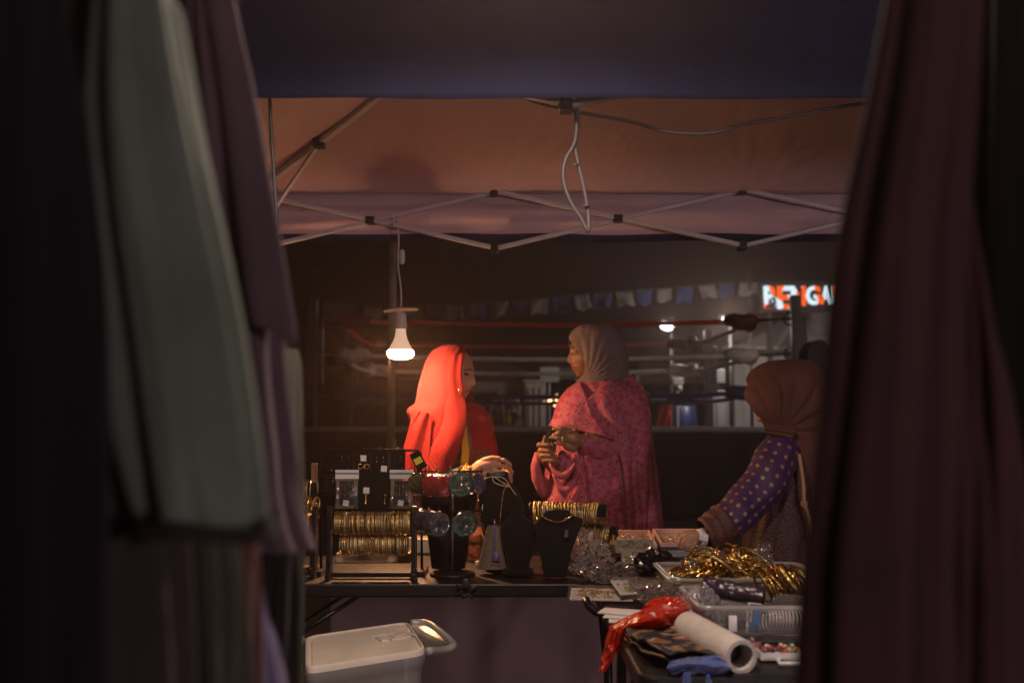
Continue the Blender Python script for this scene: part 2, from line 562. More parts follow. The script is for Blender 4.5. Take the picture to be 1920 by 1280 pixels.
def truss(up, lo, n):
    """zig-zag pair of bars between n+1 posts; up/lo give the node positions"""
    for k in range(n):
        truss_bar(up[k], lo[k + 1], -0.011); truss_bar(lo[k], up[k + 1], 0.011)
        joint((up[k] + lo[k + 1]) / 2, (0.04, 0.05, 0.03))
    for k in range(1, n):
        joint(up[k]); joint(lo[k])
bu = [P(463 + 463.5 * k, 362 - 2.5 * k, BY) for k in range(4)]
bl = [P(463 + 464 * k, 470 - 4.5 * k, BY) for k in range(4)]
truss(bu, bl, 3)
for q in bu[1:3]:                                           # black roof brackets tied to the lining above the upper joints
    m = MB(); m.box(q + Vector((0, 0.005, 0.026)), (0.014, 0.02, 0.03)); m.tube([q + Vector((-0.05, 0.0, 0.055)), q + Vector((0, -0.01, 0.035)), q + Vector((0.05, 0.0, 0.058))], 0.0022, 6); m.build('roof_tie', MT['black_plastic'], tent)
fu = [Vector((x, FY, P(1062, 20, FY).z)) for x in fx]
fl = [Vector((x, FY, P(1062, 196, FY).z)) for x in fx]
truss(fu, fl, 3)
for a, b in ((0, 0), (3, 3)):
    f, k = Vector((fx[a], FY, 0)), Vector((bx[b], BY, 0))
    up = [f.lerp(k, t) + Vector((0, 0, zu)) for t in (0, .5, 1)]; lo = [f.lerp(k, t) + Vector((0, 0, zl)) for t in (0, .5, 1)]
    truss(up, lo, 2)
for x, y in ((fx[0], FY), (fx[3], FY), (bx[0], BY), (bx[3], BY)):
    m = MB(); m.box((x, y, 1.1), (0.034, 0.034, 2.18)); m.box((x, y, 0.006), (0.09, 0.09, 0.012)); m.build('leg', MT['white_bar'], tent, smooth=False, bevel=0.003)
for c, pk, low in ((cBL, pkL, bl[0]), (cBR, pkR, bl[3])):
    a, b = c + Vector((0, 0, -0.03)), pk + Vector((0, 0, -0.05))
    m = MB(); m.bar(a, b, 0.026, 0.02); m.build('rafter', MT['white_bar'], tent, smooth=False, bevel=0.003)
    q = a.lerp(b, 0.36)
    joint(q, (0.045, 0.045, 0.04))
    m = MB(); m.bar(Vector((c.x, c.y, low.z)), q, 0.016, 0.012); m.build('rafter_brace', MT['white_bar'], tent, smooth=False, bevel=0.002)
m = MB(); m.bar(pkL + Vector((0, 0, -0.05)), pkR + Vector((0, 0, -0.05)), 0.026, 0.02); m.build('ridge_bar', MT['white_bar'], tent, smooth=False)

# ------------------------------------------------------------------ lamps
def make_lamp(base, cord_top, size, L, label, cat_label='pendant lamp', hang=None):
    """base = centre of the glowing rim; LED bulb under a flat white holder plate on a cord with an inline switch"""
    t = thing('pendant_lamp', base, label, cat_label)
    k = size / 0.11
    def V(x, z): return base + Vector((x * k, 0, z * k))
    m = MB(); m.lathe([(0.046 * k, 0.004 * k), (0.0535 * k, 0.004 * k), (0.055 * k, -0.002 * k), (0.051 * k, -0.012 * k), (0.040 * k, -0.020 * k), (0.022 * k, -0.0255 * k), (0.0, -0.027 * k)], base, n=32)
    m.build('diffuser', glow('lamp_diffuser', (1.0, 0.50, 0.23), L), t)
    m = MB(); m.lathe([(0.0545 * k, 0.0045 * k), (0.0515 * k, 0.013 * k), (0.044 * k, 0.026 * k), (0.036 * k, 0.040 * k), (0.029 * k, 0.055 * k), (0.0245 * k, 0.070 * k), (0.0215 * k, 0.086 * k), (0.0205 * k, 0.100 * k)], base, n=32)
    sh = NT('bulb_shell'); sh.b.inputs['Base Color'].default_value = (0.80, 0.77, 0.75, 1); sh.b.inputs['Roughness'].default_value = 0.35
    sp = sh.n('SeparateXYZ'); sh.l(sh.obj(), sp.inputs[0])              # the plastic passes light, most of it next to the diffuser
    fr_ = sh.n('MapRange', clamp=True); fr_.inputs['From Min'].default_value = 0.004 * k; fr_.inputs['From Max'].default_value = 0.015 * k; fr_.inputs['To Min'].default_value = 1.0; fr_.inputs['To Max'].default_value = 0.0
    sh.l(sp.outputs[2], fr_.inputs['Value'])
    sh.b.inputs['Emission Color'].default_value = (1.0, 0.60, 0.36, 1)
    sh.l(sh.val('ADD', sh.val('MULTIPLY', sh.val('POWER', fr_.outputs[0], 2.0), L * 0.30), 0.55 if L > 20 else 0.05), sh.b.inputs['Emission Strength'])
    m.build('bulb_shell', sh.m, t)
    m = MB(); prof = [(0.0215 * k, 0.100 * k)]
    for i in range(6):
        z = 0.102 + i * 0.006
        prof += [(0.0245 * k, z * k), (0.0245 * k, (z + 0.003) * k), (0.022 * k, (z + 0.004) * k)]
    prof += [(0.0235 * k, 0.140 * k), (0.0235 * k, 0.158 * k), (0.017 * k, 0.168 * k), (0.006 * k, 0.172 * k)]
    m.lathe(prof, base, n=24); m.build('socket', MT['white_plastic'], t)
    R = rotm(0, math.radians(-4), 0)
    m = MB(); m.lathe([(0.0, 0.0), (0.068 * k, 0.0), (0.075 * k, 0.004 * k), (0.070 * k, 0.009 * k), (0.02 * k, 0.011 * k), (0.012 * k, 0.02 * k), (0.004 * k, 0.021 * k)], base + Vector((0, 0, 0.173 * k)), R, n=32)
    m.build('holder_plate', MT['frosted'], t)
    top = Vector(cord_top); z0 = base.z + 0.19 * k
    sw = hang if hang else z0 + (top.z - z0) * 0.62
    path = [Vector((base.x + 0.004 * math.sin(i * 0.9) * k + (top.x - base.x) * i / 10, base.y + (top.y - base.y) * i / 10, z0 + (top.z - z0) * i / 10)) for i in range(11)]
    loop = [top + Vector((0, 0.026, 0.012)), top + Vector((-0.006, 0.03, 0.03)), top + Vector((-0.012, -0.024, 0.034)), top + Vector((-0.01, -0.03, 0.0)), top + Vector((-0.02, 0.024, -0.006))]
    m = MB(); m.tube(path + loop, 0.0034 * k, 8); m.build('cord', MT['white_plastic'], t)
    m = MB(); m.lathe([(0.004 * k, -0.032 * k), (0.010 * k, -0.026 * k), (0.013 * k, 0.0), (0.010 * k, 0.026 * k), (0.004 * k, 0.032 * k)], (base.x, base.y + (top.y - base.y) * 0.6, sw), n=12)
    m.build('inline_switch', MT['white_plastic'], t)
    return t
make_lamp(P(751, 662, 4.04), P(745, 424, 4.08), 0.108, BULB_L, 'lit white bulb hanging on a cord from the tent frame above the red scarf', hang=P(751, 480, 4.04).z)
# assumed unseen bulb added over the aisle to light the tables' near side
al = Vector((0.02, 1.50, 2.22))
t2 = make_lamp(al, al + Vector((0, 0, 0.5)), 0.108, 3.0, 'assumed unseen white bulb over the aisle', hang=al.z + 0.4)
t2['label'] = 'assumed unseen white bulb hanging over the aisle in front of the tables'
ld = bpy.data.lights.new('assumed_aisle_light', 'SPOT'); ld.energy = AISLE_W; ld.color = (1.0, 0.78, 0.64); ld.shadow_soft_size = 0.05; ld.spot_size = math.radians(170); ld.spot_blend = 0.4
sl = thing('fill_light', (4.2, -4.6, 0), 'fill light on a stand added unseen behind the viewer', 'fill light')  # unseen lamp added for low light on the cloth, garments and truss
m = MB(); m.tube([(4.2, -4.6, 0), (4.2, -4.6, .95)], .02, 12)
for k in range(3): m.tube([(4.2, -4.6, .5), (4.2 + .4 * math.cos(2.1 * k), -4.6 + .4 * math.sin(2.1 * k), .01)], .012, 8)
m.build('stand', MT['steel'], sl)
RW_ = rotm(0, 0, .5)
m = MB(); m.box((4.2, -4.6, 1.02), (.84, .10, .60), RW_); m.build('housing', MT['black_plastic'], sl, smooth=False, bevel=.01)
m = MB(); m.box(Vector((4.2, -4.6, 1.02)) + RW_ @ Vector((0, .054, 0)), (.78, .006, .54), RW_); m.build('lens', glow('fill_lens', (.95, .86, .95), 3.0), sl, smooth=False)
l2 = bpy.data.lights.new('fill_light_beam', 'SPOT'); l2.energy = FILL_W; l2.color = (1.0, .76, .82); l2.shadow_soft_size = .42; l2.spot_size = math.radians(150); l2.spot_blend = .3
o2 = bpy.data.objects.new('fill_light_beam', l2); o2.location = (-.28, .40, 1.02); o2.rotation_euler = (math.radians(90), 0, .5); o2.parent = sl; COL.objects.link(o2)
# added pole light to brighten the ring ropes (outside the frame to the right)
rl = thing('ring_fill_light', (8.2, 9.0, 0), 'unseen pole light added to brighten the boxing ring', 'pole light')
m = MB(); m.tube([(8.2, 9.0, 0), (8.2, 9.0, 3.9)], .05, 10); m.build('post', MT['steel'], rl)
m = MB(); m.box((8.05, 9.05, 3.95), (.4, .3, .14), rotm(.3, .4, 0)); m.build('housing', MT['black_plastic'], rl, smooth=False)
l3 = bpy.data.lights.new('ring_fill_beam', 'SPOT'); l3.energy = 230; l3.color = (1.0, .86, .76); l3.shadow_soft_size = .12; l3.spot_size = math.radians(140); l3.spot_blend = .4
o3 = bpy.data.objects.new('ring_fill_beam', l3); o3.location = (-.2, .15, 3.8); o3.rotation_euler = (math.radians(72), 0, math.radians(50)); o3.parent = rl; COL.objects.link(o3)
lo = bpy.data.objects.new('assumed_aisle_light', ld); lo.location = (0, 0, -0.045); lo.parent = t2; COL.objects.link(lo)

# ------------------------------------------------------------------ cable under the tent and the loop of spare cord
m = MB()
cp = catmull([P(x, y, 2.36)[:] for x, y in ((900, 150), (985, 186), (1062, 206), (1180, 228), (1250, 247), (1330, 250), (1400, 232), (1500, 215), (1620, 194), (1800, 180))], 50)
m.tube([Vector(p) for p in cp], 0.0042, 8)
tag(m.build('power_cable', MT['grey_cord']), 'pale power cable slung under the front of the tent roof', 'cable')
m = MB()
cp = catmull([P(x, y, d)[:] for x, y, d in ((1078, 196, 2.34), (1081, 230, 2.33), (1077, 268, 2.33), (1060, 300, 2.33), (1056, 335, 2.33), (1068, 375, 2.33), (1090, 410, 2.33), (1102, 433, 2.33), (1103, 405, 2.34), (1096, 360, 2.34), (1086, 315, 2.34), (1078, 275, 2.34), (1082, 245, 2.34), (1083, 200, 2.34))], 70)
m.tube([Vector(p) for p in cp], 0.0052, 8)
for x, y in ((1078, 308), (1098, 385)): m.torus(P(x, y, 2.335), 0.008, 0.003, rotm(0.3, 0, 0), 10, 5)
tag(m.build('cord_loop', MT['grey_cord']), 'tied loop of white cord dangling from the tent frame', 'cord')
m = MB()
cp = catmull([P(x, y, 2.275)[:] for x, y in ((503, 20), (506, 187), (509, 260), (514, 330), (519, 420), (520, 560), (521, 900))], 40)
m.tube([Vector(p) for p in cp], 0.0042, 8)
tag(m.build('black_strap', MT['black_plastic']), 'thin black strap hanging straight down beside the mauve garment', 'strap')

# ------------------------------------------------------------------ boxing ring
RD, RB = 13.6, 18.1
FL_, FR_ = P(583, 797, RD), P(1497, 797, RD)
BL_, BR_ = P(652, 797, RB), P(1330, 797, RB)
rz = 1.20
ring = thing('boxing_ring', ((FL_.x + FR_.x) / 2, RD, 0), 'boxing ring with red, white and blue ropes and a black skirt', 'boxing ring')
SKIRT = cloth('ring_skirt', (0.016, 0.011, 0.010), bump=0.4)
CANV = M('ring_canvas', (0.30, 0.27, 0.25), 0.8, var=0.1)
ex = 0.35
cs = [Vector((FL_.x - ex, RD - ex, 0)), Vector((FR_.x + ex, RD - ex, 0)), Vector((BR_.x + ex, RB + ex, 0)), Vector((BL_.x - ex, RB + ex, 0))]
def skirt(a, b):
    m = MB()
    nn = (b - a).cross(Vector((0, 0, 1))).normalized()
    m.grid(lambda u, v: a.lerp(b, u) + nn * (0.03 * math.sin(u * 90 + 5 * nz(u * 6, 0, 1)) * (0.2 + 0.8 * v)) + Vector((0, 0, (rz - 0.10) * (1 - v) + 0.01)), 150, 10)
    return m.build('skirt', SKIRT, ring, solid=0.01)
for i in range(4): skirt(cs[i], cs[(i + 1) % 4])
m = MB(); n4 = [c + Vector((0, 0, rz - 0.07)) for c in cs] + [c + Vector((0, 0, rz)) for c in cs]
m.add(n4, [(3, 2, 1, 0), (4, 5, 6, 7), (0, 1, 5, 4), (1, 2, 6, 5), (2, 3, 7, 6), (3, 0, 4, 7)])
m.build('canvas', CANV, ring, smooth=False, bevel=0.02)
POSTM = M('ring_post', (0.035, 0.032, 0.034), 0.4, var=0.3)
corners = [Vector((FL_.x, RD, 0)), Vector((FR_.x, RD, 0)), Vector((BR_.x, RB, 0)), Vector((BL_.x, RB, 0))]
tops = [2.96, 3.0, 2.95, 2.92]
for c, tz in zip(corners, tops):
    m = MB(); m.box(c + Vector((0, 0, tz / 2)), (0.14, 0.14, tz)); m.box(c + Vector((0.11, 0.02, tz - 0.75)), (0.10, 0.10, 0.9), None, 0.8); m.build('corner_post', POSTM, ring, smooth=False, bevel=0.02)
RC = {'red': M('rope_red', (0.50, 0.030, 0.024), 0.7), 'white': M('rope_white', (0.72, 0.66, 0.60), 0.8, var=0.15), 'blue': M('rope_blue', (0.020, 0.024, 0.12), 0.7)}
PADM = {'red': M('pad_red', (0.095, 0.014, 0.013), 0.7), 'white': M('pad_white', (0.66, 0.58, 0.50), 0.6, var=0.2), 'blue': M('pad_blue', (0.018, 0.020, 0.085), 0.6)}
HOOKM = M('turnbuckle_steel', (0.08, 0.07, 0.07), 0.4, metal=0.8)
cen = sum(corners, Vector()) / 4
for name, z in (('red', P(960, 597, RD).z), ('white', P(960, 663, RD).z), ('blue', P(960, 735, RD).z)):
    inn = [c.lerp(cen, 0.13) for c in corners]
    inn[1] = corners[1].lerp(cen, 0.15); inn[0] = corners[0].lerp(cen, 0.11)
    for i in range(4):
        a, b = inn[i] + Vector((0, 0, z)), inn[(i + 1) % 4] + Vector((0, 0, z))
        m = MB()
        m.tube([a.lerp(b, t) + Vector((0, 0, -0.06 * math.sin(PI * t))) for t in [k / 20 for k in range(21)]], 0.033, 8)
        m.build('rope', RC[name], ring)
    for i in range(4):
        c, a = corners[i] + Vector((0, 0, z)), inn[i] + Vector((0, 0, z))
        m = MB(); m.tube([c.lerp(a, 0.14), a], 0.018, 6); m.torus(c.lerp(a, 0.14), 0.085, 0.014, rotm(PI / 2, 0, 0), 18, 6); m.build('turnbuckle', HOOKM, ring)
        m = MB()
        for nb in ((i + 1) % 4, (i - 1) % 4):
            dirn = (inn[nb] - inn[i]).normalized()
            st = a - dirn * 0.06
            path = [st + dirn * 0.46 * t + Vector((0, 0, 0.02 * math.sin(t * 9 + i))) for t in (0, .08, .25, .5, .75, .92, 1)]
            m.tube(path, [0.045, 0.075, 0.105, 0.11, 0.10, 0.07, 0.04], 12)
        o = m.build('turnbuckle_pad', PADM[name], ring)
        md = o.modifiers.new('d', 'DISPLACE'); tx = bpy.data.textures.new('cl', 'CLOUDS'); tx.noise_scale = 0.11; md.texture = tx; md.strength = 0.10
# ------------------------------------------------------------------ behind the ring
GREYP = M('pole_grey', (0.22, 0.19, 0.16), 0.6, var=0.25)
pb = P(735, 640, 7.0)
m = MB(); m.tube([(pb.x, 7.0, 0), (pb.x, 7.0, 3.4)], 0.027, 12); m.box((pb.x, 7.0, 0.01), (0.16, 0.16, 0.02))
m.tube([(pb.x, 7.0, 1.0), (pb.x, 7.0, 1.12)], 0.034, 12)
tag(m.build('grey_pole', GREYP), 'plain grey metal pole standing behind the hanging bulb', 'pole')

# white marquee at the right with a sloping roof, the lit sign on its front
MQ = NT('marquee_canvas'); s = MQ
s.l(s.ramp(s.noise(0.7, 5), [(0.3, (0.58, 0.52, 0.49)), (0.7, (0.74, 0.68, 0.64))]), s.b.inputs['Base Color'])
s.b.inputs['Roughness'].default_value = 0.7; s.bump(s.noise(2.2, 4), 0.5, 0.1)
D = 22.0
x0, x1 = P(1370, 700, D).x, P(1720, 700, D).x
mq = thing('marquee', ((x0 + x1) / 2, D, 0), 'white canvas marquee with a sloping roof behind the ring corner', 'marquee')
zw = P(1400, 655, D).z
m = MB()
seams = [x0, P(1478, 700, D).x, P(1590, 700, D).x, x1]
for a, b in zip(seams, seams[1:]):
    m = MB(); m.grid(lambda u, v: Vector((a + 0.02 + (b - a - 0.04) * u, D + 0.04 * nz(u * 3 + a, v * 2, 1) , zw + (P(1600, 560, D).z - zw) * 0 - zw * v)), 16, 10)
    m.build('wall_panel', MQ.m, mq, solid=0.02)
m = MB()
rp = [P(1352, 652, D - 0.6), P(1500, 572, D + 1.2), P(1720, 562, D + 1.2), P(1720, 660, D - 0.6)]
m.grid(lambda u, v: (rp[0].lerp(rp[3], u)).lerp(rp[1].lerp(rp[2], u), v) + Vector((0, 0, -0.15 * math.sin(PI * v))), 20, 12)
m.build('roof', MQ.m, mq, solid=0.02)
m = MB()
for x in seams: m.box((x, D - 0.05, zw / 2), (0.09, 0.09, zw))
m.build('frame_post', M('marquee_post', (0.10, 0.09, 0.09), 0.5), mq, smooth=False)

# illuminated sign
D = 20.5
sg = thing('lit_sign', P(1500, 556, D), 'black sign board with lit white and orange letters BENGAL', 'sign')
a, b = P(1424, 584, D), P(1600, 527, D)
m = MB(); m.box(((a.x + b.x) / 2, D + 0.08, (a.z + b.z) / 2), (b.x - a.x, 0.12, b.z - a.z)); m.build('board', MT['black_plastic'], sg, smooth=False)
m = MB()
for x in (a.x + 0.25, b.x - 0.2): m.box((x, D + 0.2, a.z / 2), (0.1, 0.1, a.z + 0.3))
m.build('sign_post', MT['black_plastic'], sg, smooth=False)
s = NT('letter_light')
e = s.n('Emission'); e.inputs[1].default_value = 1.15
w = s.n('TexWave'); w.inputs['Scale'].default_value = 1.25; w.inputs['Distortion'].default_value = 6.0; w.inputs['Detail'].default_value = 1.5; w.inputs['Detail Scale'].default_value = 1.4
mp = s.n('Mapping'); mp.inputs['Rotation'].default_value = (0, 0, 0.9)
s.l(s.n('NewGeometry').outputs['Position'], mp.inputs[0]); s.l(mp.outputs[0], w.inputs[0])
s.l(s.ramp(w.outputs[1], [(0.0, (0.95, 0.11, 0.01)), (0.34, (0.95, 0.11, 0.01)), (0.42, (0.66, 0.86, 0.95)), (1, (0.72, 0.90, 0.98))]), e.inputs[0])
s.l(e.outputs[0], s.out.inputs[0])
for ch, l, r, tp, bt in (('B', 1433, 1456, 536, 578), ('E', 1458, 1482, 536, 579), ('N', 1484, 1510, 536, 573), ('G', 1511, 1538, 536, 571), ('A', 1539, 1560, 536, 570), ('L', 1562, 1588, 536, 569)):
    cu = bpy.data.curves.new('letter', 'FONT'); cu.body = ch; cu.size = 1; cu.offset = 0.035; cu.extrude = 0.04
    o = bpy.data.objects.new('letter', cu); COL.objects.link(o); cu.materials.append(s.m)
    bpy.context.view_layer.update()
    bb = o.bound_box; mn = [min(q[i] for q in bb) for i in range(3)]; mx = [max(q[i] for q in bb) for i in range(3)]
    A, B = P(l, bt, D - 0.02), P(r, tp, D - 0.02)
    sx, sz_ = (B.x - A.x) / (mx[0] - mn[0]), (B.z - A.z) / (mx[1] - mn[1])
    me = bpy.data.meshes.new_from_object(o.evaluated_get(bpy.context.evaluated_depsgraph_get()))
    bpy.data.objects.remove(o)
    org = WL[sg.name]
    for vv in me.vertices:
        c = vv.co
        vv.co = Vector((A.x + (c.x - mn[0]) * sx, D - 0.01 - c.z, A.z + (c.y - mn[1]) * sz_)) - org
    o = bpy.data.objects.new('letter', me); COL.objects.link(o); o.parent = sg

# bunting
D = 20.0
FLAGB = cloth('flag_blue', (0.010, 0.017, 0.065), bump=0.2); FLAGW = cloth('flag_white', (0.085, 0.076, 0.070), bump=0.2)
bt = thing('bunting', P(1000, 565, D), 'string of blue and white square flags strung behind the ring', 'bunting')
pts = catmull([P(x, y, D)[:] for x, y in ((590, 566), (720, 575), (860, 570), (1000, 560), (1120, 549), (1250, 540), (1405, 527))], 60)
m = MB(); m.tube([Vector(p) for p in pts], 0.012, 5); m.build('string', MT['black_plastic'], bt)
rf_ = random.Random(8)
for k in range(21):
    px = 604 + 39.2 * k
    X = P(px, 560, D).x
    z = float(np.interp(X, pts[:, 0], pts[:, 2]))
    z2 = float(np.interp(X + 0.36, pts[:, 0], pts[:, 2]))
    m = MB()
    ww, hh, tw, sk = .30 + .09 * rf_.random(), .24 + .09 * rf_.random(), (rf_.random() - .5) * .30, (rf_.random() - .5) * .16
    m.grid(lambda u, v: Vector((X + ww * u + sk * v, D + (0.05 * math.sin(u * 6 + k) + tw * (u - .5)) * v, z + (z2 - z) * u - 0.012 - (hh - 0.03 * math.sin(u * 7 + k * 1.7) - .05 * sk * u) * v)), 8, 6)
    m.build('flag', FLAGB if k % 2 else FLAGW, bt, solid=0.006)
for px in (590, 1405):
    q = P(px, 540, D)
    m = MB(); m.tube([(q.x, D, 0), (q.x, D, q.z + 0.4)], 0.035, 8); m.build('pole', POSTM, bt)

# floodlights
def floodlight(px, py, D, label, L, w=0.26, E=32):
    c = P(px, py, D); t = thing('floodlight', c, label, 'floodlight', 'floodlights over the far stalls')
    m = MB(); m.box(c, (w + 0.06, 0.16, w * 0.62 + 0.06), rotm(0.5, 0, 0.2)); m.build('housing', MT['black_plastic'], t, smooth=False, bevel=0.02)
    m = MB(); m.ball(c + Vector((-0.02, -0.10, -0.05)), (w / 2, 0.03, w * 0.30), rotm(0.4, 0.25, 0.2)); m.build('lens', glow('flood_lens', (0.95, 1.0, 1.0), L), t)
    fl_ = bpy.data.lights.new('flood_beam', 'POINT'); fl_.energy = E; fl_.color = (1.0, .93, .88); fl_.shadow_soft_size = .1
    fo = bpy.data.objects.new('flood_beam', fl_); fo.location = (0, -.28, -.06); fo.rotation_euler = (math.radians(35), 0, 0); fo.parent = t; COL.objects.link(fo)
    m = MB(); m.tube([(c.x + 0.1, D + 0.1, 0), (c.x + 0.1, D + 0.1, c.z)], 0.03, 8); m.build('pole', POSTM, t)
floodlight(1250, 608, 19.5, 'white floodlight glowing above the ring, closer to the pink shawl', 9.0)
floodlight(1361, 599, 19.0, 'smaller white floodlight glowing beside the red rope pad near the sign', 9.0, 0.2, 120)

# far stalls and what stands on them
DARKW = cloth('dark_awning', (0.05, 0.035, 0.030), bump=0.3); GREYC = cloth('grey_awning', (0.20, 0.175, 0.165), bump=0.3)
def stall(px0, px1, ytop, yfas, D, label, roofm, fasm, ycounter=800):
    xa, xb = P(px0, 700, D).x, P(px1, 700, D).x; zt, zf_, zc = P(960, ytop, D).z, P(960, yfas, D).z, 0.95
    t = thing('market_stall', ((xa + xb) / 2, D, 0), label, 'stall', 'far market stalls')
    m = MB(); c = [Vector((xa, D, zf_)), Vector((xb, D, zf_)), Vector((xb, D + 2.5, zf_)), Vector((xa, D + 2.5, zf_))]
    pk = Vector(((xa + xb) / 2, D + 1.25, zt))
    m.add(c + [pk], [(0, 1, 4), (1, 2, 4), (2, 3, 4), (3, 0, 4)]); m.build('roof', roofm, t, smooth=False, solid=0.02)
    m = MB(); m.grid(lambda u, v: Vector((xa + (xb - xa) * u, D - 0.02 + 0.02 * nz(u * 8, 0, 1), zf_ + 0.01 - 0.26 * v)), 20, 2); m.build('valance', fasm, t, solid=0.012)
    for x, y in ((xa, D), (xb, D), (xa, D + 2.5), (xb, D + 2.5)):
        m = MB(); m.box((x, y, zf_ / 2), (0.07, 0.07, zf_)); m.build('leg', MT['white_bar'] if fasm is not DARKW else POSTM, t, smooth=False)
    m = MB(); m.box(((xa + xb) / 2, D + 0.35, zc), (xb - xa - 0.1, 0.7, 0.05)); m.box(((xa + xb) / 2, D + 0.1, zc / 2), (xb - xa - 0.2, 0.03, zc - 0.1)); m.build('counter', M('counter', (0.06, 0.045, 0.04), 0.6), t, smooth=False)
    m = MB(); m.grid(lambda u, v: Vector((xa + (xb - xa) * u, D + 2.45 + 0.05 * math.sin(u * 25), zf_ * (1 - v))), 40, 4); m.build('back_curtain', DARKW, t, solid=0.01)
    return t
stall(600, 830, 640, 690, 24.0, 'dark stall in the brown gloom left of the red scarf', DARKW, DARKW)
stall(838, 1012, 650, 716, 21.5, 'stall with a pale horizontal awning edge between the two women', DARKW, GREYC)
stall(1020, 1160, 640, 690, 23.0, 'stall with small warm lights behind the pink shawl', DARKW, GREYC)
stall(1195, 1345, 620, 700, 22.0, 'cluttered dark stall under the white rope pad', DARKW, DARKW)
rb = random.Random(4)
def bottle(px, py, D, h, r, col, label):
    b = P(px, py, D)
    m = MB(); m.lathe([(r, 0), (r, h * 0.6), (r * 0.4, h * 0.75), (r * 0.4, h * 0.95), (r * 0.45, h)], b, n=10)
    tag(m.build('bottle', M('bottle', col, 0.25)), label, 'bottle', 'bottles on the far stall counter')
for px, col, nm in ((921, (0.35, 0.28, 0.24), 'brown'), (953, (0.5, 0.36, 0.06), 'yellow'), (971, (0.3, 0.27, 0.25), 'tan'), (990, (0.10, 0.14, 0.35), 'blue'), (999, (0.7, 0.7, 0.8), 'white'), (1011, (0.55, 0.35, 0.25), 'orange')):
    bottle(px, 800, 21.7, 0.32 + rb.random() * 0.14, 0.07, col, nm + ' bottle on the far counter between the two women')
WARM = glow('fairy_light', (1.0, 0.62, 0.28), 5.0); RW = glow('fairy_light_red', (1.0, 0.35, 0.22), 2.2)
fs = thing('fairy_lights', P(1034, 750, 20), 'cluster of small warm string lights beside the pink shawl', 'string lights')
lp = ((1020, 744, 0), (1033, 749, 0), (1043, 749, 0), (1029, 752, 0), (1021, 753, 1), (1040, 759, 0), (1044, 740, 1))
m = MB(); m.tube([P(x, y - 2, 20.05) for x, y, _ in lp], 0.006, 4); m.tube([P(1046, 730, 20.05), (P(1046, 730, 20.05).x, 20.05, 0)], 0.02, 6); m.build('wire', MT['black_plastic'], fs)
for x, y, k in lp:
    m = MB(); m.ball(P(x, y, 20), 0.028 if not k else 0.022, nu=8, nv=6); m.build('bulb', RW if k else WARM, fs)
# white upright fridge, crates, flag, barrel, panels seen over the ring canvas
def simple(name, label, cat, fn, mat, smooth=False, bevel=0.02):
    m = MB(); fn(m); return tag(m.build(name, mat, smooth=smooth, bevel=bevel), label, cat)
PALE = M('pale_grey', (0.36, 0.34, 0.33), 0.6, var=0.15)
def fr(m):
    a = P(1003, 760, 20.8); m.box((a.x, 20.8, 1.05), (0.42, 0.4, 2.1))
    for i in range(3): m.box((a.x - 0.12 + 0.12 * i, 20.58, 1.3), (0.03, 0.03, 1.4))
    m.box((a.x, 20.8, 2.13), (0.5, 0.46, 0.06))
simple('upright_cooler', 'pale upright cooler standing at the end of the far counter', 'cooler', fr, PALE)
def bx1(m):
    a = P(1030, 702, 21.0); m.box((a.x, 21, a.z), (0.40, 0.06, 0.32)); m.tube([(a.x, 21.05, 0), (a.x, 21.05, a.z)], 0.025, 8)
simple('notice_board', 'small grey notice board on a stand beside the grey hijab', 'notice board', bx1, PALE)
def bx2(m):
    a = P(1343, 705, 19.0); m.box((a.x, 19, a.z), (0.34, 0.05, 0.28)); m.box((a.x, 19.05, a.z / 2), (0.05, 0.05, a.z))
simple('white_placard', 'square white placard on a post beside the marquee', 'placard', bx2, PALE)
def pan(m):
    a = P(1346, 780, 19.6); m.box((a.x, 19.6, 0.95), (0.46, 0.05, 1.9))
simple('upright_banner', 'tall grey banner standing left of the marquee wall', 'banner', pan, M('panel_grey', (0.30, 0.26, 0.27), 0.7, var=0.1))
def cl(m):
    a = P(1270, 715, 19.0); m.box((a.x, 19, a.z), (0.20, 0.2, 0.14)); m.tube([(a.x, 19.05, 0), (a.x, 19.05, a.z)], 0.03, 8); m.ball((a.x + 0.02, 18.88, a.z - 0.14), (0.05, 0.05, 0.06))
simple('lantern', 'small boxy lantern hanging under the white rope pad', 'lantern', cl, MT['paper'])
def flg(m):
    a = P(1248, 780, 19.2); m.grid(lambda u, v: Vector((a.x - 0.10 + 0.22 * u - 0.1 * v, 19.2 + 0.03 * math.sin(u * 6), a.z + 0.22 - 0.42 * v)), 8, 8); m.tube([(a.x + 0.1, 19.22, 0), (a.x + 0.1, 19.22, a.z + 0.26)], 0.015, 6)
simple('red_flag', 'small red flag hanging right of the pink shawl', 'flag', flg, cloth('red_flag', (0.34, 0.03, 0.025)), True, 0)
def bar(m):
    a = P(1280, 760, 19.8); m.lathe([(0.26, 0), (0.29, 0.4), (0.27, 0.8), (0.29, 1.2), (0.25, 1.62), (0.15, 1.66)], (a.x, 19.8, 0), n=18)
simple('blue_barrel', 'dark blue plastic barrel right of the red flag', 'barrel', bar, M('barrel_blue', (0.018, 0.026, 0.11), 0.4), True, 0)
def tripod(m):
    tz = P(940, 728, 20.2)
    for px in (905, 945, 985): m.tube([tz, P(px, 800, 20.2 + (px - 945) * 0.004)], 0.03, 6)
    m.tube([P(918, 770, 20.2), P(972, 770, 20.2)], 0.02, 6)
simple('folded_easel', 'dark three legged easel standing between the two women far behind', 'easel', tripod, M('easel', (0.17, 0.14, 0.13), 0.5), True, 0)
def arch(m):
    pts = [P(x, y, 20.4) for x, y in ((960, 746), (970, 752), (974, 765), (973, 780), (966, 795), (966, 860))]
    m.tube(pts, 0.04, 8)
simple('white_hoop', 'pale curved hoop stand left of the upright cooler', 'stand', arch, PALE, True, 0)
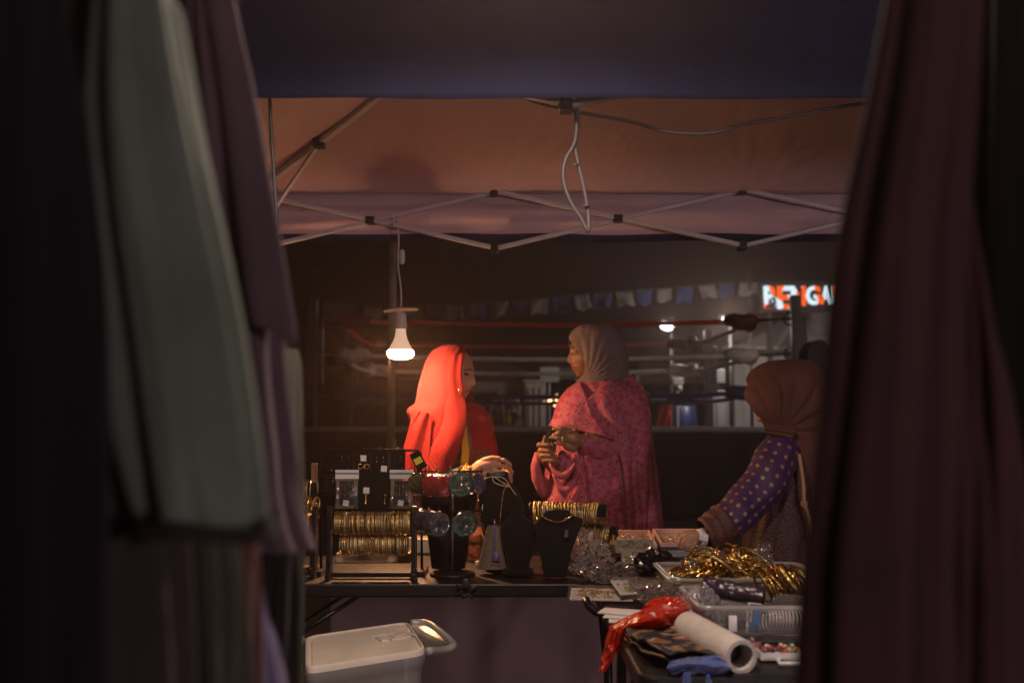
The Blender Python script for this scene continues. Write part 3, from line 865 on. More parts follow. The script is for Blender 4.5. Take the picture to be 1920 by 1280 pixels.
def spk(m):
    c = P(1538, 690, 9.0)
    m.prism([(-0.12, -0.3), (0.12, -0.3), (0.12, 0.12)] + [(0.12 * math.cos(k * PI / 10), 0.12 + 0.14 * math.sin(k * PI / 10)) for k in range(1, 10)] + [(-0.12, 0.12)], 0.26, Matrix(((1, 0, 0), (0, 0, 1), (0, 1, 0))).transposed(), c)
    m.tube([(c.x, 9.13, 0.5), (c.x, 9.13, c.z - 0.25)], 0.025, 10)
    for k in range(3):
        a = k * 2.09 + 0.5; m.tube([(c.x, 9.13, 0.75), (c.x + 0.5 * math.cos(a), 9.13 + 0.5 * math.sin(a), 0.012)], 0.014, 6)
simple('loudspeaker', 'black round topped loudspeaker on a tripod behind the brown hijab', 'loudspeaker', spk, MT['black_plastic'], False, 0.01)
# ------------------------------------------------------------------ people
def skin_mat(name, col):
    s = NT(name); b = s.b
    at = s.n('Attribute', attribute_name='tint')
    n = s.noise(34, 4)
    base = s.ramp(n, [(0.3, tuple(c * 0.86 for c in col)), (0.7, tuple(c * 1.12 for c in col))])
    mul = s.n('Mix', data_type='RGBA', blend_type='MULTIPLY'); mul.inputs[0].default_value = 1.0
    s.l(base, mul.inputs[6]); s.l(at.outputs['Color'], mul.inputs[7]); s.l(mul.outputs[2], b.inputs['Base Color'])
    b.inputs['Roughness'].default_value = 0.5
    b.inputs['Subsurface Weight'].default_value = 0.12; b.inputs['Subsurface Radius'].default_value = (0.01, 0.004, 0.002)
    s.bump(s.noise(160, 4), 0.25, 0.004)
    return s.m

FEAT = [(0, -.006, .008, .008, .018), (0, -.026, .014, .0105, .013), (0, -.043, .016, .010, .008), (.012, -.047, .007, .006, .006), (-.012, -.047, .007, .006, .006),
        (.028, .019, .006, .020, .008), (-.028, .019, .006, .020, .008), (.031, -.001, -.010, .013, .010), (-.031, -.001, -.010, .013, .010),
        (.031, -.001, .006, .009, .005), (-.031, -.001, .006, .009, .005), (.031, -.016, .003, .014, .005), (-.031, -.016, .003, .014, .005),
        (.047, -.034, .006, .018, .018), (-.047, -.034, .006, .018, .018),
        (.030, -.062, -.003, .007, .014), (-.030, -.062, -.003, .007, .014),
        (0, -.067, .008, .018, .006), (0, -.080, .008, .015, .006), (0, -.0738, -.006, .020, .0028),
        (0, -.107, .012, .018, .012), (0, -.0925, -.003, .018, .005), (0, .06, .006, .045, .035)]
def head_mesh(mb, M3, c, sc=1.0):
    """sculpted head: local x sideways, y forward, z up, eye level at z 0"""
    nu, nv = 96, 84
    def fn(u, v):
        lat = -PI / 2 + PI * v; s_ = math.sin(lat); a = 2 * PI * u
        fw = math.sin(a)
        w = max(0.0, min(1.0, fw * 1.6)); low = 1.0 if s_ < 0 else 0.35
        rho = math.sqrt(max(0, 1 - s_ * s_)); rf = math.sqrt(max(0, 1 - abs(s_) ** 3.4))
        r = rho + (rf - rho) * w * low
        z = 0.118 * s_
        x = 0.074 * math.cos(a) * (rho + (rf - rho) * 0.5 * low)
        y = (0.086 if fw > 0 else 0.104) * fw * r
        t = max(0.0, min(1.0, (-0.025 - z) / 0.095))
        x *= 1 - 0.40 * t ** 1.3
        if fw < 0: y *= 1 - 0.45 * t
        if y > 0:
            f = min(1.0, y / 0.05)
            for fx_, fz, am, sx, sz in FEAT:
                y += f * am * math.exp(-((x - fx_) / sx) ** 2 / 2 - ((z - fz) / sz) ** 2 / 2)
        return c + M3 @ (Vector((x, y, z)) * sc)
    mb.grid(fn, nu, nv, wrap=True)
    n0 = len(mb.v)
def person_body(t, mb, mat, heads, voxel=0.0027):
    """one continuous skin mesh; heads = (matrix, centre, scale) to tint lips and brows"""
    me = union(mb, voxel, 3, 'body')
    M3, c, sc = heads
    inv = M3.inverted()
    me.attributes.new('tint', 'FLOAT_COLOR', 'POINT')
    n = len(me.vertices)
    co = np.empty(n * 3); me.vertices.foreach_get('co', co); co = co.reshape(-1, 3)
    L = (np.array(inv) @ (co - np.array(c)).T).T / sc
    tint = np.ones((n, 4)); x, y, z = L[:, 0], L[:, 1], L[:, 2]
    fr = (y > 0.05) & (np.abs(z) < 0.12)
    lips = fr & (np.abs(z + .0738) < .0125 * np.sqrt(np.clip(1 - (x / .026) ** 2, 0, 1)))
    tint[lips] = (0.78, 0.42, 0.42, 1)
    br = fr & (np.abs(np.abs(x) - .030) < .020) & (np.abs(z - .021 + 0.25 * np.abs(np.abs(x) - .027)) < .0034)
    tint[br] = (0.22, 0.2, 0.2, 1)
    eye = fr & (np.abs(np.abs(x) - .031) < .0125) & (np.abs(z + .001) < .0042)
    tint[eye] = (0.28, 0.24, 0.24, 1)
    me.attributes['tint'].data.foreach_set('color', tint.ravel())
    org = WL[t.name]
    me.vertices.foreach_set('co', (co - np.array(org)).ravel())
    me.materials.clear(); me.materials.append(mat)
    me.polygons.foreach_set('use_smooth', [True] * len(me.polygons))
    o = bpy.data.objects.new('body', me); COL.objects.link(o); o.parent = t; WL[o.name] = Vector(org)
    return o
def face_matrix(fx_, fy, pitch=0.0, roll=0.0):
    f = Vector((fx_, fy, math.sin(pitch))).normalized()
    r = f.cross(Vector((0, 0, 1))).normalized(); u = r.cross(f)
    Mx = Matrix((r, f, u)).transposed()
    return Matrix.Rotation(roll, 3, f) @ Mx
def pxchain(mb, pts, d, sc=1.0):
    """limb through picture points (x, y, depth offset, radius in photo px)"""
    chain(mb, [(P(x, y, d + o), sc * r * d / FP) for x, y, o, r in pts])

SKIN1 = skin_mat('skin_warm', (0.55, 0.28, 0.17))
SKIN2 = skin_mat('skin_deep', (0.26, 0.12, 0.066))
SKIN3 = skin_mat('skin_light', (0.40, 0.20, 0.12))
EYEM = M('eye', (0.05, 0.035, 0.03), 0.15)

def rib_cloth(name, col, dark, scale=1.0, ang=0.55):
    s = NT(name); b = s.b
    sx = s.n('SeparateXYZ'); s.l(s.uv(), sx.inputs[0])
    wob = s.val('MULTIPLY', s.val('SUBTRACT', s.noise(7, 2), 0.5), 0.05)
    k = s.val('ADD', s.val('ADD', sx.outputs[1], s.val('MULTIPLY', sx.outputs[0], ang)), wob)
    w = s.val('ADD', s.val('MULTIPLY', s.val('SINE', s.val('MULTIPLY', k, 2 * PI / 0.0105 * scale)), 0.5), 0.5)
    s.l(s.mixc(w, dark, col), b.inputs['Base Color'])
    b.inputs['Roughness'].default_value = 0.85; b.inputs['Sheen Weight'].default_value = 0.08; b.inputs['Specular IOR Level'].default_value = 0.2
    s.bump(w, 0.5, 0.003)
    t = s.n('BsdfTranslucent'); t.inputs[0].default_value = tuple(col) + (1,)
    mx = s.n('MixShader'); mx.inputs[0].default_value = 0.32
    s.l(b.outputs[0], mx.inputs[1]); s.l(t.outputs[0], mx.inputs[2]); s.l(mx.outputs[0], s.out.inputs[0])
    return s.m
RED_RIB = rib_cloth('red_ribbed_scarf', (0.50, 0.030, 0.030), (0.20, 0.011, 0.011))
RED_CLOTH = cloth('red_scarf_cloth', (0.33, 0.020, 0.026), bump=0.3, thin=0.2)

def floral(name, base, flower, vine, scale=1.0):
    s = NT(name); b = s.b
    mp = s.n('Mapping'); mp.inputs['Scale'].default_value = (17 * scale, 17 * scale, 1); mp.inputs['Rotation'].default_value = (0, 0, 0.5)
    s.l(s.uv(), mp.inputs[0])
    v = s.n('TexVoronoi'); v.inputs['Scale'].default_value = 1.0; v.inputs['Randomness'].default_value = 0.35; s.l(mp.outputs[0], v.inputs['Vector'])
    ns = s.noise(5.0, 2, mp.outputs[0])
    dist = s.val('ADD', v.outputs['Distance'], s.val('MULTIPLY', s.val('SUBTRACT', ns, 0.5), 0.35))
    c = s.ramp(dist, [(0.10, flower), (0.30, flower), (0.36, base), (1, base)])
    wn = s.n('TexNoise'); wn.inputs['Scale'].default_value = 1.6; wn.inputs['Detail'].default_value = 1.0; s.l(mp.outputs[0], wn.inputs['Vector'])
    wa = s.n('MixRGB'); wa.blend_type = 'ADD'; wa.inputs[0].default_value = 1.1; s.l(mp.outputs[0], wa.inputs[1]); s.l(wn.outputs['Color'], wa.inputs[2])
    v2 = s.n('TexVoronoi', feature='DISTANCE_TO_EDGE'); v2.inputs['Scale'].default_value = 1.9; s.l(wa.outputs[0], v2.inputs['Vector'])
    lines = s.ramp(v2.outputs['Distance'], [(0.0, (1, 1, 1)), (0.055, (1, 1, 1)), (0.10, (0, 0, 0))])
    brk = s.ramp(s.noise(3.4, 1, mp.outputs[0]), [(0.46, (0, 0, 0)), (0.52, (1, 1, 1))])
    bm = s.n('Mix', data_type='RGBA', blend_type='MULTIPLY'); bm.inputs[0].default_value = 1; s.l(lines, bm.inputs[6]); s.l(brk, bm.inputs[7]); band = bm.outputs[2]
    gate = s.ramp(dist, [(0.34, (0, 0, 0)), (0.40, (1, 1, 1))])
    mul = s.n('Mix', data_type='RGBA', blend_type='MULTIPLY'); mul.inputs[0].default_value = 1; s.l(band, mul.inputs[6]); s.l(gate, mul.inputs[7])
    sx = s.n('SeparateColor'); s.l(mul.outputs[2], sx.inputs[0])
    s.l(s.mixc(s.val('MULTIPLY', sx.outputs[0], 0.8), c, vine), b.inputs['Base Color'])
    b.inputs['Roughness'].default_value = 0.85; b.inputs['Sheen Weight'].default_value = 0.05; b.inputs['Specular IOR Level'].default_value = 0.2
    s.bump(s.val('ADD', s.noise(24, 3), s.val('MULTIPLY', s.noise(600, 2), 0.2)), 0.25, 0.006)
    return s.m
PINK = floral('pink_floral_shawl', (0.44, 0.115, 0.165), (0.38, 0.045, 0.100), (0.10, 0.030, 0.045), 1.45)
PINK_IN = cloth('pink_lining', (0.44, 0.10, 0.13), bump=0.3)

def dotted(name, base, dot, scale=1.0):
    s = NT(name); b = s.b
    mp = s.n('Mapping'); mp.inputs['Scale'].default_value = (28 * scale, 28 * scale, 1); s.l(s.uv(), mp.inputs[0])
    v = s.n('TexVoronoi'); v.inputs['Randomness'].default_value = 0.12; v.inputs['Scale'].default_value = 1.0; s.l(mp.outputs[0], v.inputs['Vector'])
    f = s.ramp(v.outputs['Distance'], [(0.16, (1, 1, 1)), (0.23, (0, 0, 0))])
    sw = s.n('TexWave', wave_type='RINGS'); sw.inputs['Scale'].default_value = 6; s.l(v.outputs['Position'], sw.inputs[0])
    sx = s.n('SeparateColor'); s.l(f, sx.inputs[0])
    s.l(s.mixc(sx.outputs[0], base, dot), b.inputs['Base Color'])
    b.inputs['Roughness'].default_value = 0.6; b.inputs['Sheen Weight'].default_value = 0.05
    s.l(s.val('MULTIPLY', sx.outputs[0], 0.6), b.inputs['Metallic'])
    s.bump(s.noise(30, 3), 0.3, 0.006)
    return s.m
def brocade(name, base, line, scale=1.0):
    s = NT(name); b = s.b
    mp = s.n('Mapping'); mp.inputs['Scale'].default_value = (13 * scale, 13 * scale, 1); s.l(s.uv(), mp.inputs[0])
    v = s.n('TexVoronoi'); v.inputs['Randomness'].default_value = 0.5; v.inputs['Scale'].default_value = 1.0; s.l(mp.outputs[0], v.inputs['Vector'])
    k = s.val('ADD', s.val('MULTIPLY', s.val('SINE', s.val('MULTIPLY', s.val('ADD', v.outputs['Distance'], s.val('MULTIPLY', s.noise(6, 3, mp.outputs[0]), 0.35)), 34.0)), 0.5), 0.5)
    s.l(s.mixc(s.val('POWER', k, 3.0), base, line), b.inputs['Base Color'])
    b.inputs['Roughness'].default_value = 0.6
    s.bump(k, 0.3, 0.003)
    return s.m
PURPLE = dotted('purple_gold_dots', (0.042, 0.008, 0.070), (0.36, 0.20, 0.115))
BROWN_BRO = brocade('brown_brocade', (0.030, 0.009, 0.011), (0.085, 0.028, 0.028))
CUFF = brocade('cuff_brocade', (0.055, 0.014, 0.013), (0.15, 0.055, 0.042), 2.2)
DRESS = brocade('dark_flowered_dress', (0.028, 0.018, 0.020), (0.38, 0.17, 0.08), 2.4)
HIJAB_GREY = cloth('grey_hijab', (0.20, 0.150, 0.145), bump=0.25)
HIJAB_BROWN = cloth('brown_hijab', (0.105, 0.038, 0.028), bump=0.2, rough=0.75)
SEQ = M('sequin', (0.9, 0.88, 0.85), 0.15, metal=1.0)

def radial_folds(c, amp, k, seed, warp=1.2):
    """folds that fan out from a gathering point c=(x,z)"""
    def f(x, z):
        a = math.atan2(z - c[1], x - c[0]); r = math.hypot(z - c[1], x - c[0])
        q = a * k + warp * nz(x * 7, z * 7, seed)
        return amp * (abs(math.sin(q)) ** 0.7 - 0.6) * min(1, r / 0.08) * (0.6 + 0.8 * nz(a * 2.1, r * 3, seed + 4))
    return f

# ---- woman in the red scarf
DR = 4.28
red = thing('person', (P(845, 797, DR).x, DR, 0), 'woman in a ribbed red scarf facing right, hands together over the jewellery table', 'person', 'people at the jewellery stall')
rows = px_rows([(645.5, 842, 858, .02), (649, 828, 868, .05), (656, 814, 877, .07, 872), (668, 804, 888, .095, 868), (685, 796, 894, .11, 866), (705, 790, 898, .118, 865), (726, 784, 902, .124, 868),
                (746, 780, 906, .135, 872), (758, 773, 910, .145, 874), (770, 767, 914, .155, 876), (790, 767, 917, .17, 875), (815, 764, 917, .19, 870), (840, 758, 914, .205, 862), (865, 755, 908, .21, 853), (890, 755, 900, .215, 846), (915, 758, 890, .21, 840)], DR)
hood = Loft(rows, fc=-0.12)
fcx, fcz = P(868, 745, DR).x, P(868, 745, DR).z
ff = radial_folds((P(884, 640, DR).x, P(884, 800, DR).z), 0.009, 11, 3)
def rf(ph, v, z):
    x = math.cos(ph)
    op = hood.at(v)[5]; e = 1 - (ph - hood.fc - op) / (2 * PI - 2 * op)      # 0 at the front edge on the camera side
    d = 0.007 * nz(2.4 * math.cos(ph), 2.4 * math.sin(ph), v * 3) * min(1, v * 3)
    d += 0.0055 * math.sin(e * 85 + 2 * v) * math.exp(-e * 11) * max(0.15, 1 - 1.5 * v)
    q = e * 13 - 3.4 * v + .8 * nz(e * 3, v * 4, 5)
    d += 0.017 * (1 - abs(math.sin(q)) ** .5) * min(1, max(0, v - .35) * 3) * (-1)
    # roll of cloth behind the shoulder
    d += 0.012 * math.exp(-((v - .60) / .06) ** 2) * max(0, -x) - 0.008 * math.exp(-((v - .53) / .04) ** 2) * max(0, -x)
    return d
m = MB(); hood.mesh(m, 150, 140, rf); m.build('red_scarf', RED_RIB, red, solid=0.004)
# second layer of the scarf hanging behind her arm
m = MB()
patch(m, [(786, 770), (810, 775)], [(756, 905), (800, 912)], [(786, 770), (768, 798), (757, 838), (756, 905)], [(810, 775), (806, 850), (800, 912)], lambda x, y, u, v: DR - 0.17 - 0.03 * v + 0.005 * math.sin(u * 9 + 3 * v), 24, 40)
m.build('scarf_tail', RED_RIB, red, solid=0.004)
# wrap across the chest
rows = px_rows([(754, 870, 888, .05), (758, 868, 900, .07), (766, 866, 910, .095), (778, 866, 918, .11), (796, 862, 925, .125), (815, 858, 927, .13), (832, 856, 928, .13), (842, 862, 922, .12)], DR + 0.02)
wrap = Loft(rows)
def wf(ph, v, z):
    return 0.010 * (abs(math.sin(v * 13 - 1.3 * math.cos(ph - 5.2) + 1.5 * nz(math.cos(ph), math.sin(ph), v * 2))) - .4)
m = MB(); wrap.mesh(m, 90, 60, wf); m.build('scarf_wrap', RED_CLOTH, red)
m = MB(); patch(m, [(905, 825), (926, 812)], [(900, 870), (932, 868)], [(905, 825), (903, 850), (900, 870)], [(926, 812), (933, 842), (932, 868)], lambda x, y, u, v: DR - 0.03 + 0.015 * math.sin(u * 9), 16, 20)
m.build('scarf_end', RED_CLOTH, red, solid=0.004)
# dress
rows = px_rows([(775, 820, 905, .09), (800, 795, 918, .14), (830, 780, 924, .16), (870, 775, 922, .165), (920, 772, 920, .17), (1000, 770, 925, .18), (1150, 765, 935, .19), (1560, 760, 945, .2)], DR + 0.03)
dress = Loft(rows)
m = MB(); dress.mesh(m, 80, 60, lambda ph, v, z: 0.012 * math.sin(9 * ph + 2 * nz(math.cos(ph), v * 3, 2)) * min(1, v * 2)); m.build('dress', DRESS, red)
m = MB(); patch(m, [(866, 800), (874, 798)], [(858, 900), (876, 900)], [(866, 800), (866, 850), (858, 900)], [(874, 798), (880, 845), (876, 900)], lambda x, y, u, v: DR - 0.155 + 0.008 * math.sin(v * 8), 6, 20)
m.build('yellow_sash', cloth('yellow_sash', (0.58, 0.30, 0.02)), red, solid=0.003)
mb = MB()
Mh = face_matrix(math.cos(0.30), -math.sin(0.30), -0.03)
hc = P(849, 701, DR)
head_mesh(mb, Mh, hc, 0.98)
zc = lambda y: P(850, y, DR).z
chain(mb, [(hc + Vector((-0.02, 0, -0.06)), .06), (hc + Vector((-0.03, 0, -0.17)), .058), (Vector((hc.x - 0.03, DR + .03, zc(815))), .10), (Vector((hc.x - 0.02, DR + .03, zc(920))), .13), (Vector((hc.x - 0.02, DR + .03, 0.85)), .13)])
for sgn in (-1, 1):
    chain(mb, [(Vector((hc.x - 0.02, DR + .03 + .07 * sgn, 0.85)), .09), (Vector((hc.x, DR + .03 + .08 * sgn, 0.45)), .06), (Vector((hc.x, DR + .03 + .08 * sgn, 0.05)), .04), (Vector((hc.x + .14, DR + .03 + .08 * sgn, 0.03)), .03)])
chain(mb, [(Vector((hc.x - 0.02, DR - .08, zc(812))), .045), (P(848, 902, DR - .17), .036), (P(888, 886, DR - .23), .028)])
mS = MB(); mS.tube([P(838, 850, DR - .12), P(842, 890, DR - .15), P(852, 901, DR - .172), P(866, 896, DR - .195), P(876, 891, DR - .213)], [.060, .062, .056, .048, .042], 20); mS.build('dress_sleeve', DRESS, red)
chain(mb, [(Vector((hc.x - 0.02, DR + .16, zc(805))), .05), (P(880, 905, DR + .10), .042), (P(930, 893, DR - .10), .028)])
dh = DR - .24
# near hand: back towards the camera, fingers folding over the other hand
pxchain(mb, [(884, 886, .01, 14), (902, 874, 0, 16.5), (920, 868, -.005, 15), (930, 872, 0, 13)], dh, .8)
pxchain(mb, [(900, 888, 0, 12), (920, 888, 0, 12)], dh, .8)
for pts in ([(924, 862, 0, 7.5), (944, 862, -.012, 6.8), (956, 870, .0, 6.2), (957, 880, .02, 5.4)],
            [(926, 871, -.01, 7.4), (948, 874, -.02, 6.6), (960, 884, -.005, 6.0), (957, 893, .015, 5.2)],
            [(925, 881, -.012, 7.0), (946, 886, -.02, 6.2), (957, 895, -.004, 5.6), (952, 902, .012, 5.0)],
            [(921, 890, -.01, 6.2), (940, 895, -.016, 5.4), (950, 903, -.004, 4.8)],
            [(905, 862, -.004, 7.0), (922, 857, -.02, 6.4), (936, 858, -.025, 5.4)]):
    pxchain(mb, [(q[0], q[1], q[2] - .008, q[3]) for q in pts], dh, .60)
# far hand underneath
pxchain(mb, [(930, 893, .09, 13), (948, 890, .05, 14)], dh, .8)
for k in range(4):
    pxchain(mb, [(944, 883 + 6 * k, .04, 6), (958, 884 + 6 * k, .02, 5.6), (955, 890 + 6 * k, .0, 5)], dh, .66)
person_body(red, mb, SKIN1, (Mh, hc, 0.98))
m = MB()
for i, q in enumerate(((884, 884), (880, 886), (876, 889), (872, 891))):
    m.torus(P(q[0], q[1], dh + .012), 0.040, 0.0036, frame_to(P(902, 874, dh) - P(870, 893, dh)), 24, 6)
m.build('bracelet', MT['gold_bright'], red)
m = MB(); m.torus(P(946, 876, dh - .018), 0.0155, 0.0028, frame_to(Vector((1, 0, -.25))), 14, 6); m.ball(P(942, 877, dh - .034), .006); m.ball(P(949, 877, dh - .034), .006); m.build('ring', MT['gold_bright'], red)
m = MB(); m.ball(P(861, 733, DR - .128), (.006, .004, .011)); m.ball(P(862, 742, DR - .128), .004); m.build('earring', MT['gold_bright'], red)
m = MB(); m.ball(hc + Mh @ Vector((.030, .0665, -.001)), .0108); m.ball(hc + Mh @ Vector((-.030, .0665, -.001)), .0108); m.build('eyes', EYEM, red)
m = MB(); m.ball(hc + Vector((-.004, 0, .028)), (.082, .082, .088)); m.build('hair', M('hair', (0.012, 0.009, 0.008), 0.5), red)

# ---- woman in the pink shawl
DP = 4.30
pk = thing('person', (P(1130, 797, DP).x, DP, 0), 'woman in a pink floral shawl and grey sequined hijab facing left', 'person', 'people at the jewellery stall')
rows = px_rows([(711, 1092, 1158, .08), (722, 1074, 1186, .10), (736, 1058, 1204, .125), (756, 1046, 1214, .145), (780, 1037, 1219, .16), (810, 1031, 1222, .17), (850, 1027, 1226, .18), (900, 1023, 1231, .19), (950, 1021, 1236, .195), (1000, 1020, 1241, .20), (1100, 1015, 1248, .21), (1300, 1012, 1254, .215), (1560, 1010, 1258, .22)], DP)
shawl = Loft(rows)
def sf(ph, v, z):
    t = max(0, min(1, (v - .35) / .3))
    a = 0.020 * t * (abs(math.sin(7.5 * ph + 1.6 * nz(2 * math.cos(ph), 2 * math.sin(ph), v * 3))) - .5)
    a += 0.010 * (1 - t) * nz(4 * math.cos(ph), 4 * math.sin(ph), v * 9)
    return a
m = MB(); shawl.mesh(m, 160, 120, sf); m.build('pink_shawl', PINK, pk)
def dep(off, fold=None):
    def f(x, y, u, v):
        q = P(x, y, DP); return shawl.front(q.x, q.z) - off + (fold(u, v) if fold else 0)
    return f
# right panel over shoulder and chest
m = MB()
patch(m, [(1098, 752), (1128, 722), (1160, 703), (1182, 702), (1206, 724)], [(1186, 1012), (1210, 1018), (1236, 1012)],
      [(1098, 752), (1108, 785), (1128, 806), (1152, 823), (1164, 860), (1172, 905), (1180, 950), (1186, 1012)], [(1206, 724), (1219, 770), (1224, 830), (1230, 900), (1236, 1012)],
      dep(.018, lambda u, v: 0.014 * math.sin(11 * u + 6 * v + 2 * nz(u * 3, v * 4, 2)) * (0.4 + v) - 0.012 * (1 - u) ** 6), 60, 80)
m.build('shawl_panel', PINK, pk, solid=0.005)
# left panel falling over the forearm
m = MB()
patch(m, [(1086, 714), (1093, 730), (1100, 750)], [(1029, 798), (1058, 803), (1090, 808), (1124, 815), (1153, 825)],
      [(1086, 714), (1062, 740), (1046, 765), (1029, 798)], [(1100, 750), (1108, 778), (1128, 803), (1153, 825)],
      dep(.030, lambda u, v: 0.008 * math.sin(9 * u + 3 * v) * v - .055 * v ** 2 * (1 - .6 * u)), 50, 50)
m.build('shawl_fold', PINK, pk, solid=0.005)
# cloth hanging below the hands
m = MB()
patch(m, [(1036, 858), (1060, 838), (1100, 832), (1150, 826)], [(1022, 1012), (1080, 1016), (1130, 1016), (1182, 1012)],
      [(1036, 858), (1026, 905), (1022, 950), (1022, 1012)], [(1150, 826), (1164, 870), (1172, 930), (1182, 1012)],
      dep(.022, lambda u, v: 0.014 * math.sin(26 * u + 2.5 * nz(u * 4, v * 2, 6)) * (0.25 + .75 * u) - 0.02 * math.exp(-((u - .12) / .14) ** 2) * math.sin(PI * v)), 90, 50)
m.build('shawl_drape', PINK, pk, solid=0.004)
m = MB()                                                                      # swag under the right hand
for k in range(4):
    pts = [P(1030 + 48 * t + 6 * k, 868 + 18 * k + (34 + 12 * k) * 4 * t * (1 - t) * .7, DP - .235 + .012 * k) for t in [i / 12 for i in range(13)]]
    m.tube(pts, [.004 + .011 * math.sin(PI * i / 12) for i in range(13)], 8)
m.build('shawl_swag', PINK_IN, pk)
m = MB(); m.tube([P(1008, 848, DP - .14), P(1004, 872, DP - .14), P(1008, 895, DP - .12), P(1020, 915, DP - .08), P(1034, 930, DP - .02)], [.012, .02, .026, .034, .04], 14)
m.build('sleeve', PINK_IN, pk)
# hijab
rows = px_rows([(606.5, 1112, 1132, .02), (611, 1088, 1150, .055), (620, 1074, 1160, .08), (634, 1067, 1168, .092, 1069), (650, 1066, 1173, .10, 1079), (666, 1066, 1177, .104, 1089), (682, 1068, 1179, .104, 1097),
                (696, 1071, 1178, .10, 1097), (707, 1076, 1172, .092, 1092), (716, 1083, 1160, .085), (728, 1088, 1150, .08), (742, 1091, 1140, .075), (756, 1094, 1130, .06)], DP)
hij = Loft(rows, fc=PI + 0.10)
rfold = radial_folds((P(1096, 716, DP).x, P(1096, 716, DP).z), 0.0075, 13, 8, 0.9)
def hf(ph, v, z):
    cx, cy, zz, a, b, op = hij.at(v)
    return rfold(cx + a * math.cos(ph), z) * min(1, max(0, (v - .12) * 5)) + .003 * nz(5 * math.cos(ph), 5 * math.sin(ph), v * 7)
m = MB(); hij.mesh(m, 150, 110, hf); hj = m.build('hijab', HIJAB_GREY, pk, solid=0.004)
rs = random.Random(3); m = MB()
vs = hj.data.vertices; org = WL[pk.name]
cand = []
for vv in vs:
    w = vv.co + org
    q = (w.z - CAM_H)
    px_ = 960 + w.x / w.y * FP
    if w.y < DP:
        py_ = 797 - (w.z - CAM_H) / w.y * FP
        if (px_ < 1100 and py_ < 640) or abs(px_ - (1140 + (py_ - 620) * .45)) < 7 and py_ < 690: cand.append(w)
for w in rs.sample(cand, min(95, len(cand))):
    m.ball(w + Vector((0, -.003, .001)), .0014 + .0014 * rs.random(), nu=5, nv=4)
sq = m.build('sequins', SEQ, pk); sq['kind'] = 'stuff'
mb = MB()
Mp = face_matrix(-math.cos(0.22), -math.sin(0.22), 0.03)
hp = P(1108, 661, DP)
head_mesh(mb, Mp, hp, 0.98)
zc = lambda y: P(1130, y, DP).z
chain(mb, [(hp + Vector((0.02, 0, -0.07)), .058), (hp + Vector((0.03, 0, -0.17)), .06), (Vector((P(1135, 0, DP).x, DP, zc(790))), .12), (Vector((P(1132, 0, DP).x, DP, zc(900))), .13), (Vector((P(1132, 0, DP).x, DP, 0.9)), .14)])
for sgn in (-1, 1):
    bxp = P(1132, 0, DP).x + .09 * sgn
    chain(mb, [(Vector((bxp, DP, 0.9)), .09), (Vector((bxp, DP, 0.45)), .06), (Vector((bxp, DP, 0.06)), .04), (Vector((bxp - .05, DP - .12, 0.03)), .03)])
chain(mb, [(Vector((P(1190, 0, DP).x, DP, zc(748))), .05), (P(1190, 850, DP - .06), .045), (P(1110, 826, DP - .21), .032), (P(1088, 826, DP - .225), .028)])
chain(mb, [(Vector((P(1070, 0, DP).x, DP, zc(752))), .05), (P(1050, 880, DP - .02), .042), (P(1028, 862, DP - .16), .030), (P(1022, 852, DP - .19), .028)])
d1 = DP - .24
# upper hand, back to the camera, fingers to the left
pxchain(mb, [(1086, 828, .02, 17), (1076, 822, 0, 17.5), (1066, 820, 0, 15)], d1, .8)
pxchain(mb, [(1074, 838, .01, 13), (1064, 836, 0, 11)], d1, .8)
for pts in ([(1068, 806, 0, 7.2), (1052, 803, -.016, 6.6), (1038, 804, -.01, 5.6)],
            [(1064, 815, -.004, 7.2), (1048, 812, -.02, 6.6), (1038, 815, -.01, 5.4)],
            [(1064, 824, -.004, 7.0), (1046, 821, -.018, 6.2), (1032, 820, -.008, 5.0)],
            [(1066, 835, 0, 6.4), (1052, 831, -.012, 5.6), (1042, 830, -.004, 4.8)],
            [(1078, 806, .02, 7.5), (1062, 799, .03, 6.5), (1046, 800, .035, 5.4)]):
    pxchain(mb, pts, d1, .66)
# lower hand: a loose fist with stacked fingers
d2 = DP - .20
pxchain(mb, [(1030, 858, .03, 15), (1020, 848, .03, 15), (1026, 838, .035, 13)], d2, .8)
for k, (y0, x0) in enumerate(((834, 1008), (845, 1010), (854, 1013), (863, 1018))):
    pxchain(mb, [(x0 + 2, y0, .02, 7.2), (x0 + 4, y0 - 1, -.012, 7.0), (x0 + 18, y0, -.026, 6.2), (x0 + 28, y0 + 1, -.014, 5.2), (x0 + 29, y0 + 1, .0, 4.8)], d2, .68)
pxchain(mb, [(1022, 838, .02, 7), (1020, 828, .0, 6.2), (1022, 818, -.005, 4.6)], d2, .68)
person_body(pk, mb, SKIN2, (Mp, hp, 0.98))
m = MB(); m.torus(P(1035, 833, d2 - .026), .0135, .0026, frame_to(Vector((1, 0, 0))), 14, 6); m.ball(P(1035, 834, d2 - .042), .006); m.build('ring', MT['gold_bright'], pk)
m = MB(); m.torus(P(1054, 822, d1 - .014), .0145, .0022, frame_to(Vector((1, 0, 0))), 14, 6); m.build('ring', MT['gold_pale'], pk)
m = MB(); m.ball(hp + Mp @ Vector((.030, .0665, -.001)), .0108); m.ball(hp + Mp @ Vector((-.030, .0665, -.001)), .0108); m.build('eyes', EYEM, pk)
m = MB(); m.ball(hp + Mp @ Vector((.0155, .101, -.047)), .0028, nu=8, nv=6); m.build('nose_stud', MT['gold_bright'], pk)
a = P(1034, 822, d1 + .02)
m = MB(); m.box(a, (.042, .010, .098), rotm(0, .06, 0)); m.box(a + Vector((0, -.0065, .036)), (.012, .003, .014), rotm(0, .06, 0))
tag(m.build('mobile_phone', MT['black_plastic'], smooth=False, bevel=.004), 'black phone held between the hands of the woman in pink', 'phone')

